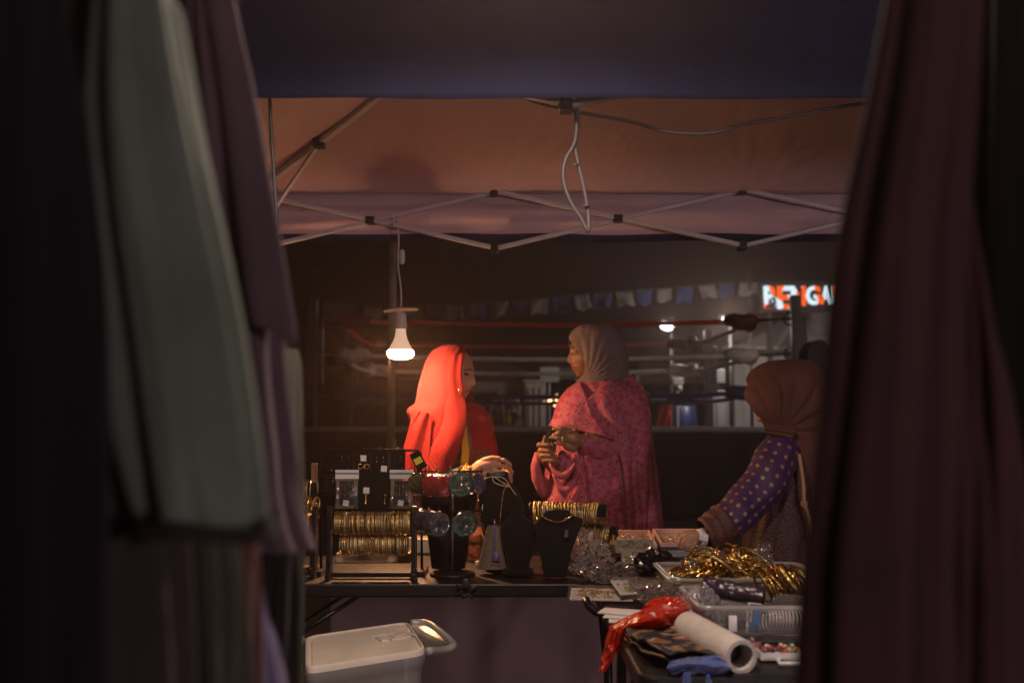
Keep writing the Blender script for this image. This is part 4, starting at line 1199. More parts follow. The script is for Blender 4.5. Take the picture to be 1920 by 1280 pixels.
# ---- girl in the brown hijab
DG = 3.62
gl = thing('person', (P(1480, 797, DG).x, DG, 0), 'girl in a brown hijab and purple gold dotted sleeve reaching over the table', 'person', 'people at the jewellery stall')
rows = px_rows([(675, 1466, 1502, .02), (679, 1438, 1521, .055), (690, 1416, 1533, .085), (705, 1404, 1541, .105), (722, 1399, 1545, .115, 1401), (742, 1399, 1547, .12, 1411), (762, 1404, 1548, .12, 1420), (782, 1414, 1548, .115, 1430), (798, 1428, 1548, .105, 1442),
                (808, 1440, 1548, .10), (824, 1456, 1548, .10), (850, 1474, 1547, .10), (880, 1486, 1546, .095), (920, 1497, 1544, .085), (955, 1507, 1540, .07), (985, 1514, 1537, .05)], DG)
gh = Loft(rows, fc=PI - 0.30)
gfold = radial_folds((P(1452, 808, DG).x, P(1452, 808, DG).z), 0.024, 7.5, 12, 0.8)
def gf(ph, v, z):
    cx, cy, zz, a, b, op = gh.at(v)
    top = gfold(cx + a * math.cos(ph), z) * min(1, max(0, (v - .1) * 5)) * max(0, min(1, (.68 - v) * 6))
    return top + 0.008 * max(0, min(1, (v - .55) * 4)) * math.sin(5 * ph + 2 * nz(math.cos(ph), 0, v * 3)) + .003 * nz(4 * math.cos(ph), 4 * math.sin(ph), v * 6)
m = MB(); gh.mesh(m, 150, 120, gf); m.build('hijab', HIJAB_BROWN, gl, solid=0.004)
m = MB(); patch(m, [(1438, 796), (1490, 800)], [(1440, 814), (1482, 824)], [(1438, 796), (1436, 806), (1440, 814)], [(1490, 800), (1492, 812), (1482, 824)], lambda x, y, u, v: DG - .125 - .014 * math.sin(PI * v) + .005 * math.sin(14 * v), 20, 20)
m.build('hijab_knot', HIJAB_BROWN, gl, solid=0.004)
rows = px_rows([(806, 1452, 1500, .07), (822, 1436, 1512, .09), (845, 1424, 1520, .11), (900, 1408, 1526, .125), (960, 1398, 1530, .13), (1010, 1396, 1532, .135), (1080, 1392, 1536, .14), (1200, 1386, 1545, .15), (1420, 1376, 1556, .16), (1640, 1370, 1560, .17)], DG + 0.02)
gb = Loft(rows)
m = MB(); gb.mesh(m, 100, 90, lambda ph, v, z: .010 * (abs(math.sin(5 * ph + 2 * nz(math.cos(ph), math.sin(ph), v * 4))) - .5) * min(1, v * 3)); m.build('tunic', BROWN_BRO, gl)
# sleeve as a folded tube from shoulder to wrist
def sleeve(name, pts, mat, amp, k, nv=60, n=40, d=DG, who=gl):
    cps = catmull([(*P(x, y, d + o), r * d / FP) for x, y, o, r in pts], nv + 1)
    m = MB(); vs, fs, uv = [], [], []
    L = 0
    for i, c in enumerate(cps):
        p = Vector(c[:3]); q = Vector(cps[min(i + 1, nv)][:3]) - Vector(cps[max(i - 1, 0)][:3])
        if i: L += (p - Vector(cps[i - 1][:3])).length
        F3 = frame_to(q, Vector((0, 1, 0)))
        for j in range(n):
            a = 2 * PI * j / n; v = i / nv
            r = c[3] + amp * (math.sin(k * v * 9 + 2.2 * math.cos(a - .6) + 1.4 * nz(math.cos(a) * 2, v * 5, 3)) * .6 + nz(math.cos(a) * 3, math.sin(a) * 3, v * 6))
            vs.append(p + F3 @ Vector((math.cos(a) * r, math.sin(a) * r, 0))); uv.append((a * .07, L))
    for i in range(nv):
        for j in range(n):
            fs.append((i * n + j, i * n + (j + 1) % n, (i + 1) * n + (j + 1) % n, (i + 1) * n + j))
    us = [[uv[f[0]], (uv[f[0]][0] + 2 * PI / n * .07, uv[f[0]][1]), (uv[f[3]][0] + 2 * PI / n * .07, uv[f[3]][1]), uv[f[3]]] for f in fs]
    m.add(vs, fs, us); return m.build(name, mat, who)
sleeve('sleeve', [(1470, 818, -.05, 20), (1462, 845, -.08, 36), (1444, 885, -.11, 39), (1412, 930, -.14, 37), (1376, 966, -.17, 33), (1345, 990, -.19, 28)], PURPLE, .0065, 2.2, 90, 48)
sleeve('sleeve', [(1158, 842, -.12, 27), (1132, 838, -.165, 26), (1110, 834, -.195, 22), (1096, 830, -.212, 18), (1088, 828, -.218, 15)], PINK, .006, 2.6, 40, 36, DP, pk)
sleeve('cuff', [(1358, 980, -.18, 35), (1342, 992, -.195, 33), (1328, 1000, -.21, 30), (1319, 1004, -.215, 27)], CUFF, .004, 2.0, 24)
mb = MB()
Mg = face_matrix(-math.cos(0.42), math.sin(0.42), -0.42)
hg = P(1461, 750, DG)
head_mesh(mb, Mg, hg, 0.94)
zc = lambda y: P(1470, y, DG).z
tx_ = P(1470, 0, DG).x
chain(mb, [(hg + Vector((0.01, 0, -0.06)), .052), (Vector((tx_, DG, zc(815))), .048), (Vector((tx_, DG + .02, zc(880))), .062), (Vector((tx_, DG + .02, zc(960))), .09), (Vector((tx_, DG + .02, .82)), .11)])
for sgn in (-1, 1):
    chain(mb, [(Vector((tx_ + .07 * sgn, DG + .02, .82)), .08), (Vector((tx_ + .07 * sgn, DG + .02, .43)), .055), (Vector((tx_ + .07 * sgn, DG + .02, .06)), .036), (Vector((tx_ + .07 * sgn - .06, DG - .1, .03)), .03)])
chain(mb, [(Vector((tx_ - .02, DG - .03, zc(850))), .032), (P(1412, 930, DG - .14), .036), (P(1330, 1000, DG - .205), .026), (P(1312, 1007, DG - .215), .024)])
d3 = DG - .215
pxchain(mb, [(1314, 1008, 0, 14), (1300, 1006, 0, 16), (1290, 1008, 0, 14)], d3, .85)
for pts in ([(1296, 998, .02, 7.5), (1282, 1000, .03, 7), (1276, 1012, .03, 6), (1277, 1022, .03, 5)],
            [(1293, 1004, .0, 7.5), (1279, 1008, 0, 7), (1274, 1018, 0, 6), (1277, 1027, 0, 5)],
            [(1292, 1012, -.015, 7.2), (1282, 1017, -.02, 6.6), (1280, 1026, -.02, 5.6)],
            [(1296, 1018, -.02, 6.6), (1289, 1024, -.025, 6), (1288, 1031, -.022, 5)],
            [(1303, 1017, -.026, 7), (1298, 1026, -.03, 6), (1296, 1033, -.028, 5)]):
    pxchain(mb, pts, d3, .76)
person_body(gl, mb, SKIN3, (Mg, hg, 0.94))
fdir = P(1300, 1006, d3) - P(1330, 1000, d3 + .01)
m = MB(); wp = P(1315, 1007, d3 - .002); W3 = frame_to(fdir)
m.lathe([(.0285, -.011), (.0305, -.011), (.0305, .011), (.0285, .011)], wp, W3, 24); m.build('watch_strap', MT['white_plastic'], gl)
m = MB(); m.box(wp + Vector((.004, -.031, .004)), (.030, .008, .028), rotm(0, .3, 0)); m.build('watch_face', MT['white_plastic'], gl, bevel=.003)
m = MB(); pts = [P(1498, 850, DG - .13), P(1506, 905, DG - .14), P(1508, 940, DG - .145), P(1518, 975, DG - .14), P(1530, 1040, DG - .12)]
m.tube([Vector(p) for p in catmull([q[:] for q in pts], 24)], .0075, 8); m.torus(P(1508, 944, DG - .145), .010, .003, rotm(PI / 2, 0, 0), 14, 6)
m.build('bag_strap', M('tan_leather', (0.38, 0.20, 0.10), 0.5), gl)
m = MB(); m.ball(hg + Mg @ Vector((.029, .063, .0)), .010); m.ball(hg + Mg @ Vector((-.029, .063, .0)), .010); m.build('eyes', EYEM, gl)
# ------------------------------------------------------------------ clothes hanging in front (both sides of the view)
def rack(name, a, b, label):
    t = thing(name, ((a[0] + b[0]) / 2, (a[1] + b[1]) / 2, 0), label, 'clothes rack', 'clothes racks either side of the view')
    z = 1.83
    m = MB(); m.tube([(a[0], a[1] - .1, z), (b[0], b[1] + .08, z)], .014, 12); m.build('rail', MT['steel'], t)
    for x, y in (a, b):
        m = MB(); m.tube([(x, y, 0.03), (x, y, z)], .013, 10); m.build('post', MT['steel'], t)
        m = MB(); m.tube([(x - .22, y, .03), (x + .22, y, .03)], .014, 10); m.build('foot', MT['steel'], t)
    return t
rack('clothes_rack', (-.42, .42), (-.42, 1.3), 'clothes rack carrying the garments on the left')
rack('clothes_rack', (.33, .42), (.47, 1.10), 'clothes rack carrying the maroon and black garments on the right')
def hanger(t, x, y, z, w, M0):
    m = MB()
    pts = [(x + .02, y, 1.85), (x + .024, y, 1.868), (x, y, 1.882), (x - .022, y, 1.865), (x - .012, y, 1.845), (x, y, 1.83), (x, y, z + .02)]
    m.tube(pts, .0022, 6); m.tube([(x - w, y, z - .05), (x, y, z + .02), (x + w, y, z - .05)], .004, 6); m.build('hanger', MT['black_wire'], t)
def garment(name, label, rows, d, mat, seed, amp=.018, k=4.0, thick=.05, railx=-.42, cat='garment', extra=None, nf=0.6, top=True):
    """rows = (py, left px, right px); the cloth tapers to shoulders on a hanger above the frame"""
    r = [(py, l, rr, thick * (0.6 + 0.4 * min(1, i / 2))) for i, (py, l, rr) in enumerate(rows)]
    L = px_rows(r, d)
    if top:
        c = L[0]
        zt = 1.70
        L = [(c[0], d, zt, .03, .02, None), (c[0], d, zt - .03, c[3] * .8 + .02, thick * .6, None)] + L
    lf = Loft(L)
    t = thing(name, (L[-1][0], d, L[-1][2]), label, cat, None)
    def fold(ph, v, z):
        w = min(1, v * 2.2)
        return w * (amp * (abs(math.sin(k * ph + seed + 1.5 * v + nf * nz(2 * math.cos(ph), 2 * math.sin(ph), v * 2 + seed))) - .5) + amp * .7 * nz(3 * math.cos(ph) + seed, 3 * math.sin(ph), v * 2))
    m = MB(); lf.mesh(m, 120, 90, fold); m.build('cloth', mat, t)
    if top: hanger(t, L[0][0], d, 1.70, min(.16, L[2][3] * .7), None)
    else:
        c = L[0]; m = MB()
        rx = -.42 if c[0] < 0 else .37
        m.tube([(c[0] - .9 * c[3], d, c[2] - .004), (c[0] - .9 * c[3] + (rx - c[0]) * .4, d, c[2] + (1.83 - c[2]) * .4), (rx, d, 1.82)], .0010, 6); m.build('hanger', MT['black_velvet'], t)
    if extra: extra(t, lf, L)
    return t
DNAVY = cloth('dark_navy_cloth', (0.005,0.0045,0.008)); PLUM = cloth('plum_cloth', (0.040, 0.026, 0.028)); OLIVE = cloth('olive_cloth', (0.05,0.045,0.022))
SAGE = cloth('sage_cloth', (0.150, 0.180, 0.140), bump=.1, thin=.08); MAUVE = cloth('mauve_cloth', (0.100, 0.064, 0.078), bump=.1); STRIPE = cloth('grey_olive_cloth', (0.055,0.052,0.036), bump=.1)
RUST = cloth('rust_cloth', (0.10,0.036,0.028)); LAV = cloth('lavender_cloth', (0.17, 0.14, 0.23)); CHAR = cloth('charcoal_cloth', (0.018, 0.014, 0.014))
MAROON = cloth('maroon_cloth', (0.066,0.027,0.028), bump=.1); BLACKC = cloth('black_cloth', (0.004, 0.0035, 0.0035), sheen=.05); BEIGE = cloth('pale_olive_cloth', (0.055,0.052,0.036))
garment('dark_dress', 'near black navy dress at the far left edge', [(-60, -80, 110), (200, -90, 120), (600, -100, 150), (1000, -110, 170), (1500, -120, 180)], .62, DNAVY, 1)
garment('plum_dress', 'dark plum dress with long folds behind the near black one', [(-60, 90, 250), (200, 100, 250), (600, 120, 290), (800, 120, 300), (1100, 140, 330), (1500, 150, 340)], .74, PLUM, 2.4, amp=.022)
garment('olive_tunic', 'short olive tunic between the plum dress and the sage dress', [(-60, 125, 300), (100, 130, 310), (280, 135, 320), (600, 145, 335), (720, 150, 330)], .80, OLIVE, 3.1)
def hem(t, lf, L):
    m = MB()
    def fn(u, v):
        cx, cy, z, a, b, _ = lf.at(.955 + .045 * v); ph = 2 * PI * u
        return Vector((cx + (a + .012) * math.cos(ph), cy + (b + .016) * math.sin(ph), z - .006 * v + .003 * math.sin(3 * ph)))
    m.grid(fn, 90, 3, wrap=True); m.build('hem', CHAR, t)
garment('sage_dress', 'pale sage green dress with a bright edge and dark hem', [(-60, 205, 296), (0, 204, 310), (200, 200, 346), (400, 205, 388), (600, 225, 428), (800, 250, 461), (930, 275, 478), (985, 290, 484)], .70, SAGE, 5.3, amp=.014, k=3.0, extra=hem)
def mauve_sleeve(t, lf, L):
    m = MB()
    pts = [(402, -150, 0, 22), (412, 0, 0, 27), (446, 200, 0, 33), (478, 400, -.01, 37), (499, 540, -.01, 40), (512, 612, -.01, 40), (516, 628, -.01, 36)]
    cps = catmull([(*P(x, y, .97 + o), r * .97 / FP) for x, y, o, r in pts], 40)
    vs, fs, n = [], [], 40
    for i, c in enumerate(cps):
        for j in range(n):
            a = 2 * PI * j / n
            r = c[3] * (1 + .16 * math.sin(3 * a + 1.0 + i * .05) * min(1, i / 10))
            vs.append(Vector((c[0] + r * math.cos(a), c[1] + .7 * r * math.sin(a), c[2] - .012 * math.cos(a) * (i / 40) ** 3)))
    for i in range(len(cps) - 1):
        for j in range(n): fs.append((i * n + j, i * n + (j + 1) % n, (i + 1) * n + (j + 1) % n, (i + 1) * n + j))
    m.add(vs, fs); m.build('sleeve', MAUVE, t)
garment('mauve_blouse', 'mauve blouse with a flared sleeve beside the view of the stall', [(-60, 360, 424), (0, 355, 432), (200, 360, 468), (400, 372, 503), (560, 385, 524), (650, 395, 520), (740, 405, 527), (840, 415, 540), (920, 420, 549), (985, 420, 566), (1026, 420, 583)], 1.02, MAUVE, .6, amp=.012, extra=mauve_sleeve)
garment('long_skirt', 'grey olive skirt with long pleats under the sage hem', [(820, 270, 400), (950, 285, 415), (1100, 290, 424), (1300, 290, 436), (1500, 290, 445)], .84, STRIPE, 1.9, amp=.022, k=6, top=False, cat='skirt')
garment('rust_trousers', 'rust brown trousers hanging under the mauve blouse', [(900, 412, 470), (1000, 412, 474), (1100, 412, 476), (1250, 412, 480), (1500, 410, 486)], .90, RUST, 2.2, amp=.008, k=3, top=False, cat='trousers', thick=.03)
garment('lavender_scarf', 'lavender scarf end at the bottom left beside the rust trousers', [(1090, 468, 486), (1150, 462, 500), (1220, 455, 516), (1320, 445, 534), (1500, 440, 545)], .95, LAV, 1.2, amp=.008, k=3, top=False, cat='scarf', thick=.03)
garment('charcoal_trousers', 'charcoal trousers hanging below the mauve blouse hem', [(960, 478, 556), (1040, 480, 558), (1150, 484, 556), (1300, 488, 552), (1600, 490, 552)], 1.12, CHAR, .8, amp=.008, k=3, top=False, cat='trousers', thick=.03)
garment('pale_trousers', 'pale olive trousers hanging behind the mauve blouse', [(655, 480, 558), (700, 478, 562), (800, 474, 563), (900, 470, 562), (1100, 470, 560), (1500, 470, 560)], 1.32, BEIGE, 4.0, amp=.010, k=3, top=False, cat='trousers')
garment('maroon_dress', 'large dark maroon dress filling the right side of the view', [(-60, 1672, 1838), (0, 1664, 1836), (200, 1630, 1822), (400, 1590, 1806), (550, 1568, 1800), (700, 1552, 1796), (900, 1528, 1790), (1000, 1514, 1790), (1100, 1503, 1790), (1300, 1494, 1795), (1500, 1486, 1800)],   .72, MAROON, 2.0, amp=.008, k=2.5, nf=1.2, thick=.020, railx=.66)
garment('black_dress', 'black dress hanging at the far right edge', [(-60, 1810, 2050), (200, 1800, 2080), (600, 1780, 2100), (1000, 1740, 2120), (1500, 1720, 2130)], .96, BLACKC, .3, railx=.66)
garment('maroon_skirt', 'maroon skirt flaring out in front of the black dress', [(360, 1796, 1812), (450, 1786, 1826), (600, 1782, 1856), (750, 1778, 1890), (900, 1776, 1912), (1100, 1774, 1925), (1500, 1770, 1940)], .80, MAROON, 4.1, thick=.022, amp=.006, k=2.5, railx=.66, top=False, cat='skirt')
# ------------------------------------------------------------------ tables
TZ = 0.74
def T(px, py): return PZ(px, py, TZ)
def table(name, x0, x1, y0, y1, label, legs, long_x):
    t = thing(name, ((x0 + x1) / 2, (y0 + y1) / 2, 0), label, 'table')
    m = MB(); r = .035
    poly = []
    for cx, cy, a0 in ((x1 - r, y1 - r, 0), (x0 + r, y1 - r, 90), (x0 + r, y0 + r, 180), (x1 - r, y0 + r, 270)):
        for k in range(6):
            a = math.radians(a0 + 18 * k); poly.append((cx + r * math.cos(a), cy + r * math.sin(a)))
    m.prism(poly, .042, Matrix.Identity(3), (0, 0, TZ - .042)); m.build('table_top', MT['table_top'], t, smooth=False, bevel=.006)
    for x, y in legs:
        m = MB(); m.tube([(x, y, .0), (x, y, TZ - .05)], .0135, 10); m.lathe([(.017, 0), (.019, .02), (.017, .03)], (x, y, 0), n=10); m.build('leg', MT['black_paint'], t)
    xs = sorted(set(l[0] for l in legs)); ys = sorted(set(l[1] for l in legs))
    m = MB()
    if long_x:
        for x in xs: m.tube([(x, ys[0], .30), (x, ys[-1], .30)], .010, 8)
    else:
        for y in ys: m.tube([(xs[0], y, .30), (xs[-1], y, .30)], .010, 8)
    m.build('leg_rail', MT['black_paint'], t)
    for x, y in legs:
        m = MB(); e = (x + .36, y, TZ - .05) if long_x else (x, y + (-.36 if y < (y0 + y1) / 2 else .36), TZ - .05)
        m.tube([(x, y, .46 if long_x else .42), e], .007, 8); m.build('brace', MT['black_paint'], t)
    return t
LX0, LX1, LY0, LY1 = -1.27, .235, 3.085, 3.74
RX0, RX1, RY0, RY1 = .245, .835, 1.96, 3.78
table('folding_table', LX0, LX1, LY0, LY1, 'long black folding table under the bangle racks and necklace busts', [(-.84, 3.15), (-.84, 3.66)], True)
table('folding_table', RX0, RX1, RY0, RY1, 'black folding table set lengthwise under the plastic trays of bangles', [(.285, 2.66), (.79, 2.66), (.285, 3.02), (.79, 3.02)], False)
m = MB()                                                           # curved leg bracket at the corner of the tables
pts = [P(1098, 1122, 2.72), P(1104, 1136, 2.70), P(1118, 1147, 2.68), P(1134, 1150, 2.67), P(1147, 1146, 2.66)]
m.tube(pts, .011, 8); tag(m.build('leg_bracket', MT['black_paint']), 'curved black bracket under the corner where the tables meet', 'bracket')
s = NT('skirt_cloth')
s.l(s.ramp(s.noise(3, 4), [(0.3, (0.33, 0.215, 0.21)), (0.7, (0.40, 0.265, 0.26))]), s.b.inputs['Base Color']); s.b.inputs['Roughness'].default_value = .85
s.bump(s.val('ADD', s.noise(7, 4), s.val('MULTIPLY', s.noise(400, 2), .1)), .3, .02)
cx0, cx1 = P(617, 1180, 3.78).x, 1.0
m = MB(); m.grid(lambda u, v: Vector((cx0 + (cx1 - cx0) * u, 3.79 + .012 * math.sin(u * 22 + 3 * nz(u * 4, 0, 1)) * v + .008 * nz(u * 9, v * 4, 2), .70 - .675 * v)), 120, 40)
tag(m.build('table_cloth', s.m, solid=.003), 'mauve grey cloth hung along the back of the tables down to the ground', 'cloth')

# clip hanging under the table edge
q = P(873, 1100, LY0 - .012)
m = MB(); m.box(q + Vector((0, 0, .012)), (.030, .016, .030), None, .5); m.torus(q + Vector((0, 0, -.012)), .015, .005, rotm(PI / 2, 0, 0), 14, 6)
for a, l in ((.5, .034), (2.6, .034), (3.6, .042), (5.6, .030), (4.5, .024)): m.box(q + Vector((math.cos(a) * l * .6, 0, -.012 + math.sin(a) * l * .6)), (l, .010, .012), rotm(0, -a, 0), .4)
tag(m.build('table_clip', MT['black_plastic'], bevel=.002), 'black clip gripping the front edge of the left table', 'clip')

# ------------------------------------------------------------------ bangles
def bangle_mesh(R0, r, flat, name, mat):
    m = MB(); m.torus((0, 0, 0), R0, r, None, 22, 5, flat)
    me = bpy.data.meshes.new(name); me.from_pydata(m.v, [], m.f); me.materials.append(mat)
    me.polygons.foreach_set('use_smooth', [True] * len(me.polygons)); return me
BM = [bangle_mesh(.0335, .0021, 1.1, 'bangle', MT['gold']), bangle_mesh(.0335, .0026, 1.3, 'bangle', MT['gold_pale']), bangle_mesh(.0325, .0020, 1.0, 'bangle', MT['gold_pale']), bangle_mesh(.034, .0024, 1.8, 'bangle', MT['gold'])]
BB = [bangle_mesh(.033, .0020, 1.6, 'bangle', MT['gold_bright']), bangle_mesh(.031, .0022, 2.6, 'bangle', MT['gold_bright']), bangle_mesh(.034, .0018, 3.2, 'bangle', MT['gold']), bangle_mesh(.026, .002, 1.5, 'bangle', MT['gold_pale'])]
def bangle(me, loc, R3, label, group, sc=1.0):
    o = bpy.data.objects.new('bangle', me); o.location = loc
    o.rotation_euler = R3.to_euler(); o.scale = (sc, sc, sc); COL.objects.link(o); WL[o.name] = Vector(loc)
    return tag(o, label, 'bangle', group)
AX = rotm(0, PI / 2, 0)                                                  # ring axis along x
rb = random.Random(11)
def row_of(xa, xb, y, zrod, n, meshes, label, group, sc=1.0, R=.034, rod_r=.006, ydir=Vector((1, 0, 0))):
    for i in range(n):
        t = (i + .5) / n
        p = Vector((xa + (xb - xa) * t, y + (rb.random() - .5) * .003, zrod - (R - .002) * sc + rod_r + (rb.random() - .5) * .003))
        bangle(rb.choice(meshes), p, rotm(0, PI / 2 + (rb.random() - .5) * .10, (rb.random() - .5) * .10), label, group, sc)

def bangle_rack(px0, px1, ybase, ytop, y, rods, label):
    a, b = P(px0, ybase, y), P(px1, ybase, y)
    zt = P(px0, ytop, y).z
    t = thing('bangle_rack', ((a.x + b.x) / 2, y, TZ), label, 'bangle rack', 'black wooden bangle racks on the left table')
    for x in (a.x, b.x):
        m = MB()
        m.prism([(-.03, 0), (.03, 0), (.03, .02), (.016, .035)] + [(.016 * math.cos(k * PI / 8), (zt - TZ) - .016 + .016 * math.sin(k * PI / 8)) for k in range(9)] + [(-.016, .035), (-.03, .02)], .016, Matrix(((0, 0, 1), (1, 0, 0), (0, 1, 0))), (x - .008, y, TZ + .0005))
        m.build('end_post', MT['black_paint'], t, smooth=False, bevel=.002)
    for zz, yy in rods:
        m = MB(); m.tube([(a.x, y + yy, zz), (b.x, y + yy, zz)], .006, 8); m.build('rod', MT['black_paint'], t)
    m = MB(); m.box(((a.x + b.x) / 2, y + .02, TZ + .012), (b.x - a.x, .018, .014)); m.build('stretcher', MT['black_paint'], t, smooth=False)
    return a.x, b.x
yk = 3.165
z1 = P(690, 960, yk).z - .006; z2 = P(690, 1003, yk + .022).z
xa, xb = bangle_rack(617, 776, 1080, 948, yk, ((z1, -.006), (z2, .028)), 'black bangle rack full of gold bangles in front of the earring stand')
row_of(xa + .018, xb - .012, yk - .006, z1, 46, BM, 'gold bangle on the upper rod of the bangle rack in front of the earring stand', 'bangles on the upper rod of the front rack')
row_of(xa + .030, xb - .022, yk + .028, z2, 34, BM, 'gold bangle on the lower rod of the bangle rack in front of the earring stand', 'bangles on the lower rod of the front rack')
yl = 3.20
z3 = P(570, 964, yl).z - .006; z4 = P(570, 905, yl + .05).z
xa, xb = bangle_rack(500, 589, 1076, 950, yl, ((z3, 0),), 'black bangle rack half hidden behind the mauve blouse')
row_of(xa + .03, xb - .015, yl, z3, 22, BM, 'gold bangle on the rack half hidden behind the mauve blouse', 'bangles on the half hidden rack')
# T stand with a roll of bangles and a wooden post behind that rack
t = thing('bangle_stand', (P(575, 1060, 3.32).x, 3.32, TZ), 'wooden bangle stand with a thick roll of gold bangles at the left end', 'bangle stand')
pc = P(575, 915, 3.30)
m = MB(); m.tube([(pc.x - .11, 3.30, pc.z), (pc.x + .035, 3.30, pc.z)], .024, 14); m.build('roll', MT['black_velvet'], t)
m = MB(); pp = P(580, 900, 3.26); m.box((pp.x, 3.34, (P(580, 868, 3.34).z + TZ) / 2), (.019, .019, P(580, 868, 3.34).z - TZ)); m.box((pp.x, 3.34, TZ + .008), (.09, .09, .014)); m.build('post', MT['wood'], t, smooth=False, bevel=.002)
for i in range(16):
    bangle(rb.choice(BM), Vector((pc.x - .095 + .0072 * i, 3.30, pc.z - .006)), rotm(0, PI / 2 + (rb.random() - .5) * .12, .25 * (rb.random() - .2)), 'gold bangle around the roll of the wooden stand at the left end', 'bangles on the wooden stand')
for i in range(10):
    q = P(566 + 3 * i, 945 + 6 * (i % 3), 3.27); bangle(rb.choice(BB), q, rotm(PI / 2 + rb.random() - .5, rb.random(), rb.random() * 2), 'gold bangle dangling below the roll of the wooden stand', 'bangles dangling from the wooden stand', .9)

# ------------------------------------------------------------------ boxes of jewellery behind the rack, lit by the bulb
BOXM = M('kraft_box', (0.66, 0.45, 0.26), .75, var=.2, vs=20); CREAM = M('cream_box', (0.78, 0.68, 0.54), .7, var=.1)
def open_box(px0, px1, py_front, depth, h, mat, label, items=True):
    a, b = T(px0, py_front), T(px1, py_front)
    t = thing('jewellery_tray', ((a.x + b.x) / 2, a.y + depth / 2, TZ), label, 'tray')
    w = b.x - a.x; cx = (a.x + b.x) / 2; cy = a.y + depth / 2; k = .004
    m = MB(); m.box((cx, cy, TZ + h * .42), (w - .001, depth - .001, h * .8))
    for (x, y, sx, sy) in ((cx, a.y + k / 2, w, k), (cx, a.y + depth - k / 2, w, k), (a.x + k / 2, cy, k, depth - 2 * k), (b.x - k / 2, cy, k, depth - 2 * k)): m.box((x, y, TZ + h / 2 + .001), (sx, sy, h))
    m.build('box', mat, t, smooth=False)
    if items:
        m = MB()
        for i in range(26):
            p = Vector((a.x + .015 + (w - .03) * rb.random(), a.y + .015 + (depth - .03) * rb.random(), TZ + h * .82 + .004))
            if i % 2: m.torus(p, .010 + .006 * rb.random(), .002, rotm(rb.random() - .5, rb.random() - .5, 0), 10, 4)
            else: m.ball(p, (.006, .006, .005), nu=8, nv=5)
        o = m.build('jewellery', MT['gold_bright'], t); o['kind'] = 'stuff'
    return t
open_box(630, 768, 1054,   .11, .030, BOXM, 'brown cardboard tray of gold jewellery just behind the bangle rack')
open_box(636, 776, 1032,   .16, .048, CREAM, 'cream tray of gold jewellery farther back behind the bangle rack')
open_box(776, 812, 1036, .12, .05, CREAM, 'cream box lit by the bulb right of the bangle rack', False)

# ------------------------------------------------------------------ earring stand with hanging cards
ye = 3.30
t = thing('earring_stand', (P(695, 1070, ye).x, ye, TZ), 'black wire earring stand with three rows of cards', 'earring stand')
def wp(x, y, o=0): return P(x, y, ye + o)
m = MB(); m.tube([wp(602, 1072), wp(601, 860), wp(604, 848), wp(612, 844), wp(700, 843), wp(780, 844), wp(788, 848), wp(790, 858), wp(790, 886)], .0042, 8); m.tube([wp(790, 886), wp(791, 1070)], .0042, 8); m.build('wire_frame', MT['black_wire'], t)
for y in (885, 925, 960):
    m = MB(); m.tube([wp(603, y), wp(789, y)], .0028, 6); m.build('rod', MT['black_wire'], t)
m = MB(); m.box(wp(602, 1068), (.03, .16, .012)); m.box(wp(791, 1068), (.03, .16, .012)); m.build('foot', MT['black_paint'], t, smooth=False)
def card(px, py, w, h, label, kind, o=-.012, tilt=0.0):
    """w, h in photo pixels; hangs from (px, py)"""
    c = P(px, py, ye + o); W, Hh = w * ye / FP, h * ye / FP
    t = thing('earring_card', c, label, 'earring card')
    R = rotm(0, tilt, (rb.random() - .5) * .15)
    def L(x, y, z): return c + R @ Vector((x, y, z))
    m = MB(); m.box(L(0, 0, -Hh / 2), (W, .002, Hh), R); m.build('card', MT['black_velvet'], t, smooth=False)
    m = MB(); m.tube([L(0, 0, -.004), L(0, .006, .010), L(0, .014, .012), L(0, .016, .004)], .0012, 5); m.build('hook', MT['black_wire'], t)
    if 'tag' in kind:
        m = MB(); m.box(L((.25 if 'r' in kind else -.02) * W, -.0035, -Hh * (.28 if 'hoop' in kind else .72)), (11 * ye / FP, .0015, 11 * ye / FP), R @ rotm(0, .05, 0)); m.build('price_tag', MT['paper'], t, smooth=False)
    if 'hoop' in kind:
        for s_ in (-1, 1):
            m = MB(); m.torus(L(s_ * 5.5 * ye / FP, -.006, -Hh * .62), .008, .0019, R @ rotm(PI / 2, 0, 0), 14, 5); m.tube([L(s_ * 5.5 * ye / FP, -.006, -Hh * .5), L(s_ * 5.5 * ye / FP, -.005, -Hh * .25)], .0016, 5); m.build('earring', MT['gold_bright'], t)
    if 'drop' in kind:
        for s_ in (-1, 1):
            m = MB(); m.ball(L(s_ * .2 * W, -.005, -Hh * .25), .0032, nu=8, nv=6); m.ball(L(s_ * .2 * W, -.005, -Hh * .42), .0026, nu=8, nv=6); m.build('earring', MT['gold_bright'], t)
    if 'clasp' in kind:
        m = MB(); m.ball(L(0, -.006, -.002), (.007, .004, .004)); m.ball(L(0, -.007, -.014), (.0035, .003, .012)); m.ball(L(0, -.007, -.028), .004); m.build('earring', MT['gold_bright'], t)
    if 'yellow' in kind:
        m = MB(); m.box(L(0, -.003, -Hh * .5), (W * .72, .0015, Hh * .34), R); m.build('label_strip', M('label_yellow', (.62, .5, .03), .6), t, smooth=False)
card(648, 846, 30, 38, 'black earring card with tiny drops at the top left of the wire stand', 'drop')
card(682, 846, 26, 44, 'black card with gold hoops and a white tag in the top row', 'hoop tag')
card(713, 846, 30, 44, 'black card with a square white tag in the top row right of the hoops', 'tag drop')
card(746, 846, 28, 40, 'black card with drops in the top row near the right corner', 'drop')
card(776, 848, 20, 34, 'tilted black card with a yellow strip at the top right corner', 'yellow', -.02, -.5)
card(620, 888, 26, 32, 'black card with drops in the second row beside the left upright', 'drop')
